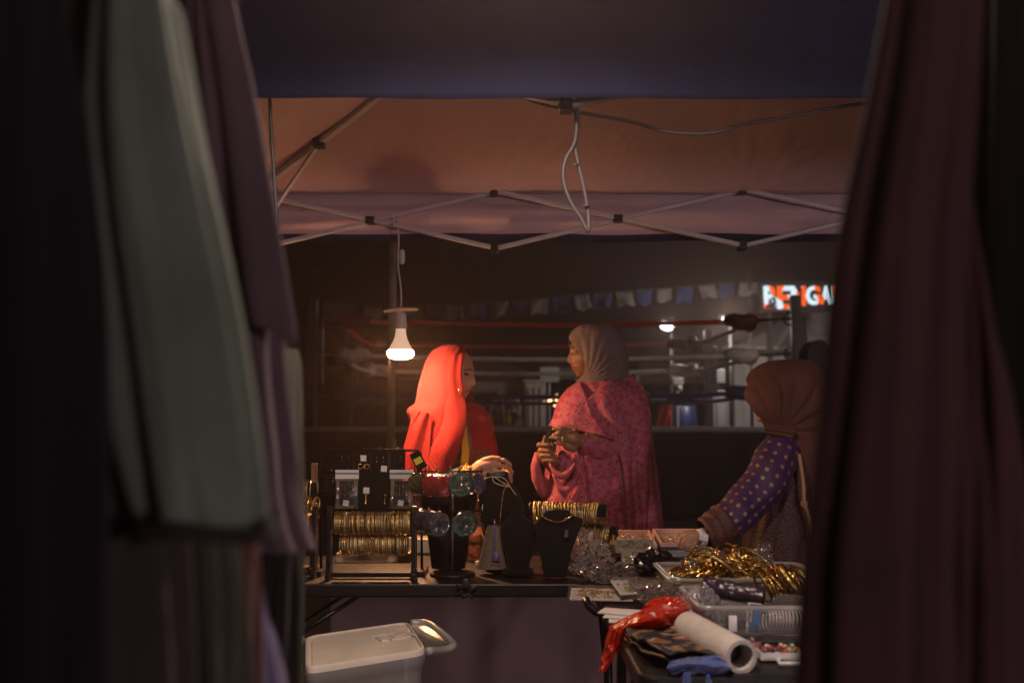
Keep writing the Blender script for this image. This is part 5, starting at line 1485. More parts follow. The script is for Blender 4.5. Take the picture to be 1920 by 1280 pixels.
card(688, 888, 30, 42, 'black card with a white tag between the two zip bags', 'tag')
card(718, 888, 30, 38, 'plain black card in the second row left of the right zip bag', '')
card(686, 926, 42, 36, 'black card with one gold clasp left of its twin in the bottom row', 'clasp', -.02)
card(722, 926, 42, 36, 'black card with one gold clasp next to the right zip bag', 'clasp', -.02)
def zip_bag(px0, px1, label):
    a, b = wp(px0, 880, -.03), wp(px1, 952, -.03); cx = (a.x + b.x) / 2
    t = thing('zip_bag', (cx, a.y, a.z), label, 'zip bag')
    m = MB(); z = wp(650, 888).z; m.box((cx, a.y, z), (b.x - a.x, .003, a.z - wp(650, 896).z)); m.build('header', MT['paper'], t, smooth=False)
    m = MB(); m.box((cx, a.y - .003, wp(650, 887, -.03).z), (b.x - a.x, .002, .003)); m.build('zip', MT['black_plastic'], t, smooth=False)
    z0, z1_ = wp(650, 896, -.03).z, wp(650, 953, -.03).z; w = b.x - a.x
    m = MB()
    for sg in (-1, 1):
        m.grid(lambda u, v: Vector((cx + (u - .5) * w * (1 - .08 * math.sin(PI * v)), a.y + sg * (.002 + .010 * math.sin(PI * u) * math.sin(PI * min(1, v * 1.1))) + .003 * nz(u * 6, v * 6, px0), z0 + (z1_ - z0) * v)), 12, 14)
    m.build('clear_sleeve', MT['film_thin'], t)
    m = MB(); m.box((cx, a.y + .001, (z0 + z1_) / 2 + .002), (w * .62, .002, (z0 - z1_) * .8)); m.build('card', MT['black_velvet'], t, smooth=False)
    m = MB()
    for i in range(4):
        for k in range(4): m.ball((cx - .018 + .012 * i, a.y - .003, (z0 + z1_) / 2 + .026 - .009 * k - .004 * (i % 2)), .0022, nu=6, nv=5)
    o = m.build('beads', MT['gold_bright'], t); o['kind'] = 'stuff'
    m = MB(); m.box((cx - .002, a.y - .004, z1_ + .018), (.018, .0015, .018), rotm(0, .15, 0)); m.build('price_tag', MT['paper'], t, smooth=False)
    m = MB(); m.tube([(cx, a.y, a.z - .002), (cx, a.y + .015, a.z + .006), (cx, a.y + .03, a.z)], .0013, 5); m.build('hook', MT['black_wire'], t)
zip_bag(629, 672, 'clear zip bag with a white header hanging left of the middle of the earring stand')
zip_bag(731, 775, 'clear zip bag with a white header near the right end of the earring stand')

# ------------------------------------------------------------------ hook stand with wrapped bangle rolls
yh = 3.16
c = T(848, 1078)
t = thing('hook_stand', (c.x, c.y, TZ), 'black hook stand on a round base holding plastic wrapped bangle rolls', 'display stand')
m = MB(); m.lathe([(0, .0), (.072, .0), (.074, .006), (.068, .011), (.012, .014), (0, .014)], c, n=36); m.build('round_base', MT['black_plastic'], t)
m = MB(); ztop = P(846, 884, yh).z; m.tube([(c.x, c.y, TZ + .01), (c.x, c.y, ztop)], .0042, 10); m.build('pole', MT['steel'], t)
for y in (886, 962):
    z = P(846, y, yh).z; l, r = P(776 if y < 900 else 782, y, yh).x, P(902, y, yh).x
    m = MB(); m.tube([(l, c.y, z), (r, c.y, z)], .0028, 6)
    for k in range(7):
        x = l + (r - l) * k / 6
        m.tube([(x, c.y, z), (x, c.y - .05, z - .004), (x, c.y - .062, z + .002), (x, c.y - .064, z + .016)], .0022, 6)
        m.tube([(x, c.y, z), (x, c.y + .05, z - .004), (x, c.y + .062, z + .016)], .0022, 6)
    m.build('hook_arm', MT['black_wire'], t)
def wrapped_roll(px, py, rpx, lpx, ang, col, label, d):
    cpt = P(px, py, d); R0 = rpx * d / FP; Ln = lpx * d / FP
    t = thing('bangle_roll', cpt, label, 'bangle roll', None)
    Mx = rotm(0, 0, ang) @ rotm(PI / 2, 0, 0)
    m = MB(); nb = max(5, int(Ln / .0045))
    for i in range(nb): m.torus(cpt + Mx @ Vector((0, 0, (i + .5 - nb / 2) * Ln / nb)), R0 * .90, .0021, Mx, 26, 5)
    mm = NT('glass_bangle'); mm.b.inputs['Base Color'].default_value = tuple(col) + (1,); mm.b.inputs['Roughness'].default_value = .18; mm.b.inputs['Transmission Weight'].default_value = .35; mm.b.inputs['Coat Weight'].default_value = .5
    o = m.build('bangles', mm.m, t); o['kind'] = 'stuff'
    m = MB()
    def fn(u, v):
        a = 2 * PI * u
        if v < .2: r, z = R0 * (v / .2) * .98, -.5 * Ln * 1.06
        elif v > .8: r, z = R0 * ((1 - v) / .2) * .98, .5 * Ln * 1.06
        else: r, z = R0 * 1.02, (v - .5) / .3 * .5 * Ln * 1.06
        r *= 1 + .10 * nz(4 * math.cos(a), 4 * math.sin(a), v * 6 + px); z += .010 * nz(5 * math.cos(a), 5 * math.sin(a), v * 9 + px)
        return cpt + Mx @ Vector((r * math.cos(a), r * math.sin(a), z))
    m.grid(fn, 26, 20, wrap=True); m.build('wrapping', film('tinted_wrap', tuple(.25 + .75 * min(1, c * 1.3) for c in col) if max(col) < .5 else (.85, .16, .14), body=.14 if max(col) < .5 else .40, rough=.05, bump=.5), t, smooth=False)
wrapped_roll(787, 907, 20, 24, 1.15, (.22, .20, .05), 'olive wrapped bangle roll at the top left of the hook stand', yh - .01)
wrapped_roll(820, 909, 21, 40, 1.0, (.80, .11, .10), 'red wrapped bangle roll in the top row of the hook stand', yh - .045)
wrapped_roll(866, 908, 22, 26, -.20, (.10, .34, .28), 'green tinted clear bangle roll in the top row of the hook stand', yh - .045)
wrapped_roll(888, 906, 19, 22, .9, (.20, .13, .28), 'violet bangle roll half behind the green one', yh + .02)
wrapped_roll(796, 975, 20, 26, .8, (.22, .14, .25), 'dark violet bangle roll at the lower left of the hook stand', yh + .0)
wrapped_roll(817, 981, 22, 30, .55, (.20, .22, .30), 'blue grey wrapped bangle roll in the lower row of the hook stand', yh - .045)
wrapped_roll(872, 981, 22, 28, -.15, (.12, .30, .24), 'dark green wrapped bangle roll in the lower row of the hook stand', yh - .045)
# black tapering display behind the hooks
def bust(name, label, rows, d, mat=MT['black_velvet'], base=None, cat='necklace bust'):
    lf = Loft(px_rows(rows, d))
    zb = max(TZ + .001, lf.rows[-1, 2])
    t = thing(name, (lf.rows[-1, 0], d, zb), label, cat, None)
    m = MB(); lf.mesh(m, 40, 50)
    n = len(m.v)
    for ring in (0, 50):
        m.f.append(tuple(range(ring * 40, ring * 40 + 40))); m.uv.append(None); m.m.append(0)
    m.build('body', mat, t)
    return t, lf
bust('bangle_cone', 'black tapering velvet display behind the hook stand', [(918, 788, 896, .035), (940, 791, 893, .038), (1000, 801, 881, .04), (1064, 809, 872, .042)], 3.30, cat='display')
# necklace busts
b1, lf1 = bust('necklace_bust', 'black necklace bust with fine gold chains right of the hook stand', [(884, 913, 951, .026), (888, 911, 953, .030), (902, 908, 956, .033), (914, 898, 966, .038), (930, 895, 976, .048), (955, 896, 983, .055), (985, 902, 984, .055), (1030, 912, 976, .052), (1063, 908, 980, .06)], 3.36)
m = MB(); m.lathe([(0, 0), (.030, 0), (.034, .004), (.034, .012), (.028, .016), (0, .016)], P(932, 893, 3.36), n=24); m.build('neck_cap', M('blue_grey_cap', (.05, .055, .075), .4), b1)
def on(lf, px, py, d, o=.004):
    q = P(px, py, d); y = lf.front(q.x, q.z) - o
    return P(px, py, y)
def chain_path(lf, pts, d, o=.004, n=60): return [on(lf, p[0], p[1], d, o) for p in catmull(pts, n)]
t = thing('gold_necklace', P(930, 940, 3.3), 'long gold rope necklace looped down from the black bust', 'necklace')
m = MB()
for q in chain_path(lf1, [(902, 896), (897, 925), (899, 955), (905, 985), (915, 1002), (925, 1005), (934, 995), (938, 970), (941, 940), (945, 918), (953, 911)], 3.36, .006, 90): m.ball(q, .0024, nu=6, nv=5)
m.build('chain', MT['gold_bright'], t)
m = MB(); m.tube(chain_path(lf1, [(904, 899), (914, 895), (925, 893), (933, 898), (944, 905), (955, 911), (962, 920), (968, 928)], 3.36, .007), .0016, 6); m.tube(chain_path(lf1, [(923, 894), (926, 903), (936, 908), (948, 911), (956, 912)], 3.36, .009), .0016, 6); m.tube(chain_path(lf1, [(925, 894), (938, 894), (948, 899), (956, 911)], 3.36, .009), .0016, 6)
m.build('fine_chain', MT['gold_pale'], t)
b2, lf2 = bust('necklace_bust', 'plain black bust standing between the chained bust and the tilted one', [(950, 957, 979, .020), (953, 955, 981, .023), (966, 957, 980, .022), (973, 950, 990, .028), (982, 941, 1002, .036), (996, 938, 1006, .042), (1030, 944, 1001, .044), (1060, 951, 993, .046), (1066, 944, 1000, .055), (1074, 943, 1001, .055)], 3.24)
bb, lfb = bust('necklace_bust', 'beige necklace bust low down with a violet pendant, lit by the bulb', [(985, 914, 942, .020), (1000, 910, 944, .028), (1030, 903, 947, .035), (1050, 898, 950, .040), (1064, 893, 953, .045)], 3.27, M('beige_linen', (.17, .125, .09), .9, var=.15, bump=.2, bs=500))
t = thing('pendant_necklace', P(929, 1045, 3.2), 'violet pendant necklace hanging on the beige bust', 'necklace')
VIO = M('violet_stone', (.16, .12, .30), .2, coat=.5)
m = MB()
for i in range(14): m.ball(P(927 + (i % 2), 975 + 4.6 * i, 3.225), .0034, nu=7, nv=5)
m.ball(P(930, 1043, 3.22), (.009, .006, .012)); m.torus(P(930, 1043, 3.22), .012, .0022, rotm(PI / 2, 0, 0), 12, 5)
for dx in (-8, -3, 3, 8): m.tube([P(930 + dx * .7, 1047, 3.22), P(930 + dx, 1054, 3.22)], .0012, 5); m.ball(P(930 + dx, 1056, 3.22), .0025, nu=6, nv=5)
m.build('stones', VIO, t)
# tilted bust
d = 3.20
t3 = thing('necklace_bust', T(1045, 1080), 'black tilted necklace bust with a bright chain round its flat top', 'necklace bust')
m = MB()
poly = [(1020, 1081), (1062, 1081), (1070, 1040), (1084, 1000), (1094, 975), (1088, 969), (1076, 967), (1070, 962), (1068, 956), (1046, 954), (1022, 957), (1019, 964), (1013, 972), (1001, 984), (1004, 1000), (1012, 1035)]
def lean(x, y): return d - .03 + .055 * (1080 - y) / 126
fr_ = [P(x, y, lean(x, y) - .030) for x, y in poly]; bk_ = [P(x, y, lean(x, y) + .030) for x, y in poly]
n = len(poly); cF = P(1046, 1010, lean(1046, 1010) - .052)
vs = fr_ + bk_ + [cF]
m.add(vs, [(i, (i + 1) % n, 2 * n) for i in range(n)] + [tuple(range(2 * n - 1, n - 1, -1))] + [((i + 1) % n, i, n + i, n + (i + 1) % n) for i in range(n)])
m.build('body', MT['black_velvet'], t3, smooth=True, bevel=.008, angle=50)
m = MB(); m.box(P(1062, 1000, d - .066), (.010, .003, .022), rotm(0, .1, 0)); m.build('velvet_tab', M('grey_tab', (.06, .06, .065), .6), t3, smooth=False)
t = thing('chain_necklace', P(1045, 970, d - .05), 'bright metal chain lying on the flat top of the tilted bust', 'necklace')
m = MB()
for i in range(26):
    a = i / 25
    m.ball(P(1018 + 58 * a, 968 - 4 * a + 12 * math.sin(a * PI), d - .034 - .012 * math.sin(a * PI)), (.0036, .0036, .0026), nu=7, nv=5)
m.build('links', MT['gold_bright'], t)
m = MB(); m.prism([(-.02, -.012), (.022, -.006), (.004, .016)], .004, rotm(1.2, .2, .4), T(1024, 1066) + Vector((0, 0, .010)))
m.tube([T(1022, 1066) + Vector((-.02 + .01 * i, .002 * (i % 2), .006)) for i in range(7)], .003, 6)
tag(m.build('gold_brooch', MT['gold_bright'], smooth=False), 'gold brooch lying at the foot of the tilted bust', 'brooch')
# salmon pack of bangles
a, b = T(873, 1054), T(907, 1054); zt = P(890, 990, a.y).z
t = thing('bangle_pack', ((a.x + b.x) / 2, a.y + .03, TZ), 'salmon pack of bangles glowing in the bulb light between the hook stand and the bust', 'bangle pack')
m = MB()
for i in range(9): m.torus(((a.x + b.x) / 2, a.y + .012 + .005 * i, TZ + .04), .026, .0023, rotm(PI / 2, 0, 0), 20, 5); m.torus(((a.x + b.x) / 2, a.y + .012 + .005 * i, TZ + .082), .024, .0023, rotm(PI / 2, 0, 0), 20, 5)
o = m.build('bangles', M('salmon', (.75, .32, .16), .4), t); o['kind'] = 'stuff'
m = MB(); m.grid(lambda u, v: Vector(((a.x + b.x) / 2 + (.034 - .010 * max(0, v - .75) * 4) * math.cos(2 * PI * u), a.y + .032 + .032 * math.sin(2 * PI * u), TZ + .002 + (zt - TZ) * v + .002 * nz(u * 9, v * 6, 1))), 28, 16, wrap=True)
m.build('wrapping', film('salmon_film', (.80, .42, .26), body=.55, rough=.2, bump=.4), t)
# cards lying on the table
CR = M('red_card', (.50, .09, .10), .6)
for i, (x, y, a, mat, lb) in enumerate(((944, 1071, .3, MT['paper'], 'white topped card lying on the pink cards before the busts'), (950, 1074, -.2, CR, 'red card lying flat under the white one'), (958, 1072, .7, M('pink_card', (.60, .27, .25), .6), 'pink card sticking out to the right of the red one'))):
    m = MB(); m.box(T(x, y) + Vector((0, 0, .0105 - .004 * i)), (.085, .05, .0022), rotm(0, 0, a)); tag(m.build('paper_card', mat, smooth=False), lb, 'card')
m = MB(); q = T(906, 1064); m.box(q + Vector((0, 0, .012)), (.05, .03, .02), rotm(0, .1, .5)); tag(m.build('ring_box', CREAM, bevel=.003), 'small cream ring box at the foot of the beige bust', 'box')

# ------------------------------------------------------------------ bangle stand at the right end of the left table
yb = 3.50
l, r = P(1003, 957, yb), P(1128, 957, yb)
t = thing('bangle_stand', ((l.x + r.x) / 2, yb, TZ), 'black T shaped bangle stand full of gold bangles before the pink shawl', 'bangle stand')
m = MB(); m.tube([(l.x - .012, yb + .03, l.z), (r.x + .014, yb - .02, l.z)], .021, 18); m.build('roll', MT['black_velvet'], t)
m = MB(); m.tube([(l.x - .016, yb + .031, l.z), (l.x - .011, yb + .03, l.z)], .028, 18); m.build('end_disc', MT['black_plastic'], t)
mx_ = (l.x + r.x) / 2
m = MB(); m.box((mx_, yb + .02, (TZ + l.z) / 2), (.022, .022, l.z - TZ - .01)); m.box((mx_, yb + .02, TZ + .008), (.12, .10, .014)); m.build('post', MT['black_paint'], t, smooth=False)
for i in range(32):
    f = (i + .5) / 32
    bangle(rb.choice(BM), Vector((l.x + (r.x - l.x) * f, yb + .03 - .05 * f, l.z - .009 + (rb.random() - .5) * .003)), rotm(0, PI / 2 + (rb.random() - .5) * .16, -.2 - .45 * f ** 3 + (rb.random() - .5) * .12), 'gold bangle on the roll of the black stand before the pink shawl', 'bangles on the black stand', 1.12)
m = MB(); zl_ = P(1110, 1000, yb - .03).z; xl0, xl1 = P(1075, 0, yb).x, P(1144, 0, yb).x
m.tube([(xl0 - .02, yb + .02, zl_ + .03), (xl1, yb - .05, zl_ + .01)], .012, 12); m.build('lower_roll', MT['black_velvet'], t)
m = MB(); m.tube([(xl1, yb - .05, zl_ + .01), (xl1 + .006, yb - .051, zl_ + .01)], .018, 14); m.build('end_disc', MT['black_plastic'], t)
for i in range(20):
    f = (i + .5) / 20
    bangle(rb.choice(BM), Vector((xl0 - .01 + (xl1 - xl0) * f, yb + .02 - .065 * f, zl_ - .006 - .012 * rb.random())), rotm(0, PI / 2 + (rb.random() - .5) * .2, -.3 - .2 * f + (rb.random() - .5) * .2), 'gold bangle on the lower roll of the black stand before the pink shawl', 'bangles on the lower roll of the black stand', 1.1)

# ------------------------------------------------------------------ crumpled plastic
def crumple(name, label, cat, cpt, rad, seed, mat, sharp=1.0, squash=1.0, n=48, floor=TZ, peak=None):
    """crushed bag: sphere broken into creased facets, resting on the table"""
    m = MB(); c = Vector(cpt)
    def fn(u, v):
        th = PI * v; a = 2 * PI * u
        q = Vector((math.sin(th) * math.cos(a), math.sin(th) * math.sin(a), math.cos(th)))
        f1 = 1 - abs(nz(q.x * 2.3 + seed, q.y * 2.3, q.z * 2.3)) * 1.1
        f2 = abs(nz(q.x * 4.2 + seed, q.y * 4.2, q.z * 4.2)); f3 = abs(nz(q.x * 10, q.y * 10 + seed, q.z * 10))
        k = .62 + .42 * f1 - .38 * sharp * f2 - .16 * sharp * f3
        if peak: k += peak[3] * max(0, q.dot(Vector(peak[:3]).normalized())) ** 6
        p = c + Vector((q.x * rad[0] * k, q.y * rad[1] * k, q.z * rad[2] * k * squash))
        p.z = max(p.z, floor + .002 + .002 * f3)
        return p
    m.grid(fn, n, n // 2, wrap=True)
    return tag(m.build(name, mat, smooth=False), label, cat)
def gold_heap(mb, c, rx, ry, h, n, seed, s=.012):
    r_ = random.Random(seed)
    for i in range(n):
        a, q = r_.random() * 2 * PI, math.sqrt(r_.random())
        p = Vector(c) + Vector((rx * q * math.cos(a), ry * q * math.sin(a), .004 + h * (1 - q) * r_.random()))
        if i % 3: mb.torus(p, s * (.6 + .6 * r_.random()), .0018, rotm(r_.random() * 3, r_.random() * 3, 0), 10, 4)
        else: mb.ball(p, s * .35, nu=6, nv=5)
q = T(1098, 1076)
crumple('plastic_bag', 'big crumpled clear plastic bag at the right end of the left table', 'plastic bag', q + Vector((.0, .02, .045)), (.105, .08, .085), 3.1, MT['bag_film'], 1.1, n=60, peak=(-.35, 0, 1, .38))
m = MB(); gold_heap(m, q + Vector((-.012, .01, 0)), .055, .03, .02, 26, 5); tag(m.build('loose_jewellery', MT['gold_bright']), 'gold trinkets inside the big crumpled clear bag', 'jewellery', kind='stuff')
q = T(1150, 1090)
crumple('plastic_bag', 'flatter clear plastic bag in front of the crumpled one', 'plastic bag', q + Vector((0, .0, .02)), (.105, .07, .045), 8.4, MT['film'], .9, n=48)
m = MB(); gold_heap(m, q + Vector((.008, -.01, 0)), .04, .02, .012, 20, 9); tag(m.build('loose_jewellery', MT['gold']), 'gold trinkets inside the flatter clear bag', 'jewellery', kind='stuff')
q = T(1318, 1150)
crumple('plastic_bag', 'crumpled clear plastic bag wedged between the red bag and the lower tray', 'plastic bag', P(1318, 1152, 2.36) + Vector((0, 0, .0)), (.065, .05, .075), 2.2, MT['bag_film'], 1.2, n=52)
crumple('plastic_bag', 'thin clear wrapper crumpled in front of the upper tray', 'plastic bag', P(1255, 1118, 2.62), (.10, .06, .035), 6.6, MT['film_thin'], 1.2, n=48)
crumple('black_bag', 'glossy black plastic bag crumpled beside the upper tray', 'bag', P(1228, 1058, 3.05), (.070, .07, .055), 5.7, M('black_film', (.012, .010, .011), .22), .8, n=40, floor=TZ + .02)

# ------------------------------------------------------------------ trays and packs at the far end of the right table
PINKT = M('pink_tray', (.62, .40, .34), .6, var=.08)
def ring_tray(px0, px1, pyt, pyb, y, label, seed):
    a, b = P(px0, pyb, y), P(px1, pyb, y)
    t = thing('ring_tray', ((a.x + b.x) / 2, y + .08, a.z), label, 'tray')
    w, dep_ = b.x - a.x, .20
    tilt = .16
    R = rotm(tilt, 0, 0); o = Vector(((a.x + b.x) / 2, y, max(a.z, TZ + .003)))
    def L(x, yy, z): return o + R @ Vector((x, yy, z))
    m = MB(); m.box(L(0, dep_ / 2, .003), (w, dep_, .006), R)
    for (x, yy, sx, sy) in ((0, .004, w, .008), (0, dep_ - .004, w, .008), (-w / 2 + .004, dep_ / 2, .008, dep_ - .018), (w / 2 - .004, dep_ / 2, .008, dep_ - .018)): m.box(L(x, yy, .016), (sx, sy, .020), R)
    m.build('frame', PINKT, t, smooth=False)
    r_ = random.Random(seed)
    m = MB()
    for i in range(9):
        for j in range(5):
            if r_.random() < .8: m.torus(L(-w / 2 + .016 + (w - .03) * i / 8, .02 + .036 * j, .011), .0062, .0018, R @ rotm(PI / 2, 0, 0), 9, 4)
    ob = m.build('rings', MT['gold_bright'], t); ob['kind'] = 'stuff'
    m = MB()
    for j in range(5): m.tube([L(-w / 2 + .01, .02 + .036 * j, .008), L(w / 2 - .01, .02 + .036 * j, .008)], .005, 6)
    m.build('ring_cushion', M('cream_foam', (.55, .40, .33), .9), t)
ring_tray(1142, 1232, 1010, 1034, 3.62, 'pink tray of rings on the left behind the packs', 3)
ring_tray(1238, 1334, 1008, 1031, 3.66, 'pink tray of rings under the girl reaching hand', 5)
m = MB(); m.box((P(1185, 1060, 3.35).x + .1, 3.55, TZ + .022), (.46, .34, .04)); tag(m.build('flat_carton', MT['black_plastic'], smooth=False, bevel=.004), 'flat black carton under the packs and ring trays', 'carton')
def pack(px, py, y, w, h, lean, yaw, mat, label, seed, gold_n=14):
    c = P(px, py, y); t = thing('jewellery_pack', c, label, 'jewellery pack')
    R = rotm(lean, 0, yaw)
    def L(x, yy, z): return c + R @ Vector((x, yy, z))
    m = MB(); m.box(L(0, 0, 0), (w, h, .003), R); m.build('card', mat, t, smooth=False)
    m = MB(); r_ = random.Random(seed)
    for i in range(gold_n):
        p = L((r_.random() - .5) * w * .8, (r_.random() - .5) * h * .75, .005)
        if i % 2: m.torus(p, .006 + .004 * r_.random(), .0016, R @ rotm(r_.random() * .6, 0, 0), 10, 4)
        else: m.ball(p, (.005, .003, .003), R, 7, 5)
    o = m.build('jewellery', MT['gold_bright'], t); o['kind'] = 'stuff'
    m = MB(); m.grid(lambda u, v: L((u - .5) * w * 1.08, (v - .5) * h * 1.1, .009 + .006 * math.sin(PI * u) * math.sin(PI * v) + .004 * nz(u * 5, v * 5, seed)), 14, 12); m.build('cover', MT['film'], t)
GRN = M('grey_green_card', (.28, .27, .18), .7); WHC = M('white_card', (.66, .60, .54), .7, var=.08)
pack(1190, 1024, 3.36, .13, .05, .9, .05, GRN, 'grey green card of gold earrings leaning at the back of the packs', 3)
pack(1200, 1046, 3.20, .115, .06, .95, -.1, GRN, 'second grey green card with gold pieces in a dark open box', 7, 10)
m = MB(); qq = P(1190, 1062, 3.14)
m.box((qq.x, 3.20, TZ + .022), (.15, .10, .004)); m.box((qq.x, 3.15, TZ + .036), (.15, .004, .030)); m.box((qq.x - .074, 3.20, TZ + .036), (.004, .10, .030)); m.box((qq.x + .074, 3.20, TZ + .036), (.004, .10, .030))
tag(m.build('dark_box', MT['black_plastic'], smooth=False), 'dark open box holding the second earring card', 'box')
pack(1128, 1114, 2.78, .17, .085, .20, -.12, WHC, 'white card of gold chains overhanging the corner of the right table', 12, 26)
pack(1170, 1101, 2.76, .05, .078, .35, .30, WHC, 'small white card with a gold pendant on the clear bags', 21, 5)
pack(1214, 1098, 2.78, .105, .10, .14, -.10, M('clear_card', (.34, .28, .26), .5), 'clear pack with a white stripe lying left of the upper tray', 31, 6)
pack(1262, 1086, 2.80, .07, .08, .12, .2, M('tan_card', (.36, .25, .16), .6), 'tan pack of gold jewellery tucked against the upper tray', 41, 18)
for i in range(3):
    m = MB(); q = P(1185 + 9 * i, 1132 + 3 * i, 2.55 - .03 * i); q.z = TZ + .004 + .004 * (2 - i); m.box(q, (.16, .07, .0024), rotm(0, 0, -.35 + .12 * i)); tag(m.build('paper_card', MT['paper'], smooth=False), ('topmost', 'middle', 'lowest')[i] + ' of the white cards fanned behind the red bag', 'card')

# ------------------------------------------------------------------ plastic trays
def plastic_tray(px0, y0, w, dep_, h, label, mat, handle=True):
    x0 = P(px0, 1100, y0).x
    t = thing('plastic_tray', (x0 + w / 2, y0 + dep_ / 2, TZ), label, 'plastic tray')
    def ring(e, z, r=.03):
        pts = []
        for cx, cy, a0 in ((x0 + w + e - r, y0 + dep_ + e - r, 0), (x0 - e + r, y0 + dep_ + e - r, 90), (x0 - e + r, y0 - e + r, 180), (x0 + w + e - r, y0 - e + r, 270)):
            for k in range(6): a = math.radians(a0 + 18 * k); pts.append(Vector((cx + r * math.cos(a), cy + r * math.sin(a), z)))
        return pts
    def skin(rings, name, mat_, solid):
        m = MB(); n = len(rings[0]); vs = [p for r in rings for p in r]
        fs = [(i * n + j, i * n + (j + 1) % n, (i + 1) * n + (j + 1) % n, (i + 1) * n + j) for i in range(len(rings) - 1) for j in range(n)]
        m.add(vs, fs); return m, n
    rings = [ring(-.014, TZ + .003), ring(-.012, TZ + .006), ring(-.004, TZ + h * .6), ring(0, TZ + h - .012)]
    m, n = skin(rings, 'wall', mat, 0); m.f.append(tuple(range(n))); m.uv.append(None); m.m.append(0)
    m.build('wall', mat, t)
    m, n = skin([ring(0, TZ + h - .011), ring(.011, TZ + h - .009), ring(.012, TZ + h), ring(.002, TZ + h + .002), ring(-.002, TZ + h - .004)], 'rim', mat, 0)
    m.build('rim', MT['frosted'], t)
    if handle:
        m = MB(); m.box((x0 + w * .16, y0 - .004, TZ + h * .55), (.018, .004, .036)); m.build('latch', MT['white_plastic'], t, bevel=.003)
    return x0
x0u = plastic_tray(1262, 2.60, .40, .30, .088, 'frosted plastic tray heaped with gold bangles', MT['frosted'], False)
x0l = plastic_tray(1318, 2.235, .40, .27, .084, 'clear plastic tray with a blue label in front of the heaped one', MT['frosted_clear'])
rp = random.Random(21)
for i in range(78):                                                     # heap of bangles in the upper tray
    a, q = rp.random() * 2 * PI, math.sqrt(rp.random())
    hx = x0u + .175 + .145 * q * math.cos(a); hy = 2.755 + .115 * q * math.sin(a)
    hz = TZ + .058 + .085 * (1 - q ** 1.6) * (.3 + .7 * rp.random())
    bangle(rp.choice(BB), Vector((hx, hy, hz)), rotm((rp.random() - .3) * 1.9, (rp.random() - .5) * 1.9, rp.random() * 6), 'gold bangle in the heap on the frosted tray', 'bangles heaped on the frosted tray', .85 + .55 * rp.random())
for i in range(15):                                                     # fan of bangles sliding over onto the lower tray
    f = i / 14
    q = P(1430 + 78 * f + 4 * rp.random(), 1098 + 14 * f - 22 * math.sin(f * 2.2), 2.46 - .06 * f)
    bangle(rp.choice(BB[:3]), q, rotm(.5, .75 + .5 * rp.random(), .3 + .5 * rp.random()), 'gold bangle in the fan spilling over the lower tray', 'bangles spilling over the lower tray', 1.0 + .25 * rp.random())
for i, (x, y, s_) in enumerate(((1294, 1066, .75), (1350, 1047, .5), (1428, 1048, .8))):
    crumple('plastic_wrap', ('clear wrapped bundle of bangles at the left end of the heap', 'clear wrap over the middle of the bangle heap', 'clear wrap standing up at the right of the bangle heap')[i], 'plastic bag', P(x, y, 2.74), (.045 * s_, .035, .045 * s_), 4.4 + i * 2, MT['film_thin'], 1.0, n=36, floor=TZ + .06, peak=(.3, 0, 1, .5) if i == 2 else None)
t = thing('ornament_cluster', P(1360, 1050, 2.66), 'cluster of filigree gold ornaments on top of the bangle heap', 'ornament')
m = MB(); gold_heap(m, P(1362, 1062, 2.70), .05, .03, .035, 60, 77, .010); o = m.build('filigree', MT['gold_bright'], t)
# dark violet wrapped tube on top of the lower tray
a, b = P(1322, 1098, 2.42), P(1432, 1120, 2.36)
t = thing('wrapped_tube', (a + b) / 2, 'dark violet tube in clear wrapping lying across the lower tray', 'tube')
dr = (b - a).normalized(); m = MB(); m.tube([a - dr * .004, a, a + dr * .002, b], [.026, .026, .020, .020], 20); m.build('tube', M('dark_violet', (.045, .018, .036), .4), t)
m = MB(); F3 = frame_to(dr)
m.grid(lambda u, v: a.lerp(b, v) + F3 @ Vector(((.024 + .004 * nz(u * 8, v * 9, 2)) * math.cos(2 * PI * u), (.024 + .004 * nz(u * 8, v * 9, 5)) * math.sin(2 * PI * u), 0)), 20, 20, wrap=True); m.build('wrapping', film('violet_wrap', (.35, .22, .34), body=.10, rough=.14, bump=.5, gloss=.5), t, smooth=False)
# label and springy bracelets inside the lower tray
c = P(1413, 1158, 2.262)
t = thing('label_pack', c, 'clear pack with a blue and white label inside the lower tray', 'pack')
R = rotm(0, .10, 0)
m = MB(); m.box(c + Vector((0, .001, 0)), (.030, .0015, .066), R); m.build('white_label', MT['paper'], t, smooth=False)
m = MB(); m.box(c + R @ Vector((.002, -.0012, 0)), (.023, .0012, .061), R)
m.build('blue_print', M('blue_print', (.04, .17, .42), .4, var=.35, vs=60), t, smooth=False)
m = MB(); m.box(c + R @ Vector((-.008, -.0026, .006)), (.0095, .0012, .033), R); m.build('dark_strip', M('dark_strip', (.05, .012, .018), .4), t, smooth=False)
cu = bpy.data.curves.new('lettering_curve', 'FONT'); cu.body = 'GETTERS'; cu.size = .0078; cu.extrude = .0002; cu.align_x = 'CENTER'; cu.align_y = 'CENTER'; cu.offset = .0002
o = bpy.data.objects.new('tmp', cu); COL.objects.link(o); cu.materials.append(MT['paper']); bpy.context.view_layer.update(); me = bpy.data.meshes.new_from_object(o.evaluated_get(bpy.context.evaluated_depsgraph_get())); bpy.data.objects.remove(o)
o = bpy.data.objects.new('lettering', me); COL.objects.link(o); o.parent = t
o.location = (c + R @ Vector((-.008, -.0036, .006))) - WL[t.name]; o.rotation_euler = (PI / 2, PI / 2 + .10, 0)
m = MB(); m.grid(lambda u, v: c + R @ Vector((-.075 + .16 * u, .006 - .012 * math.sin(PI * u) * math.sin(PI * v) + .008, -.030 + .060 * v)), 16, 8); m.build('clear_sleeve', MT['film'], t)
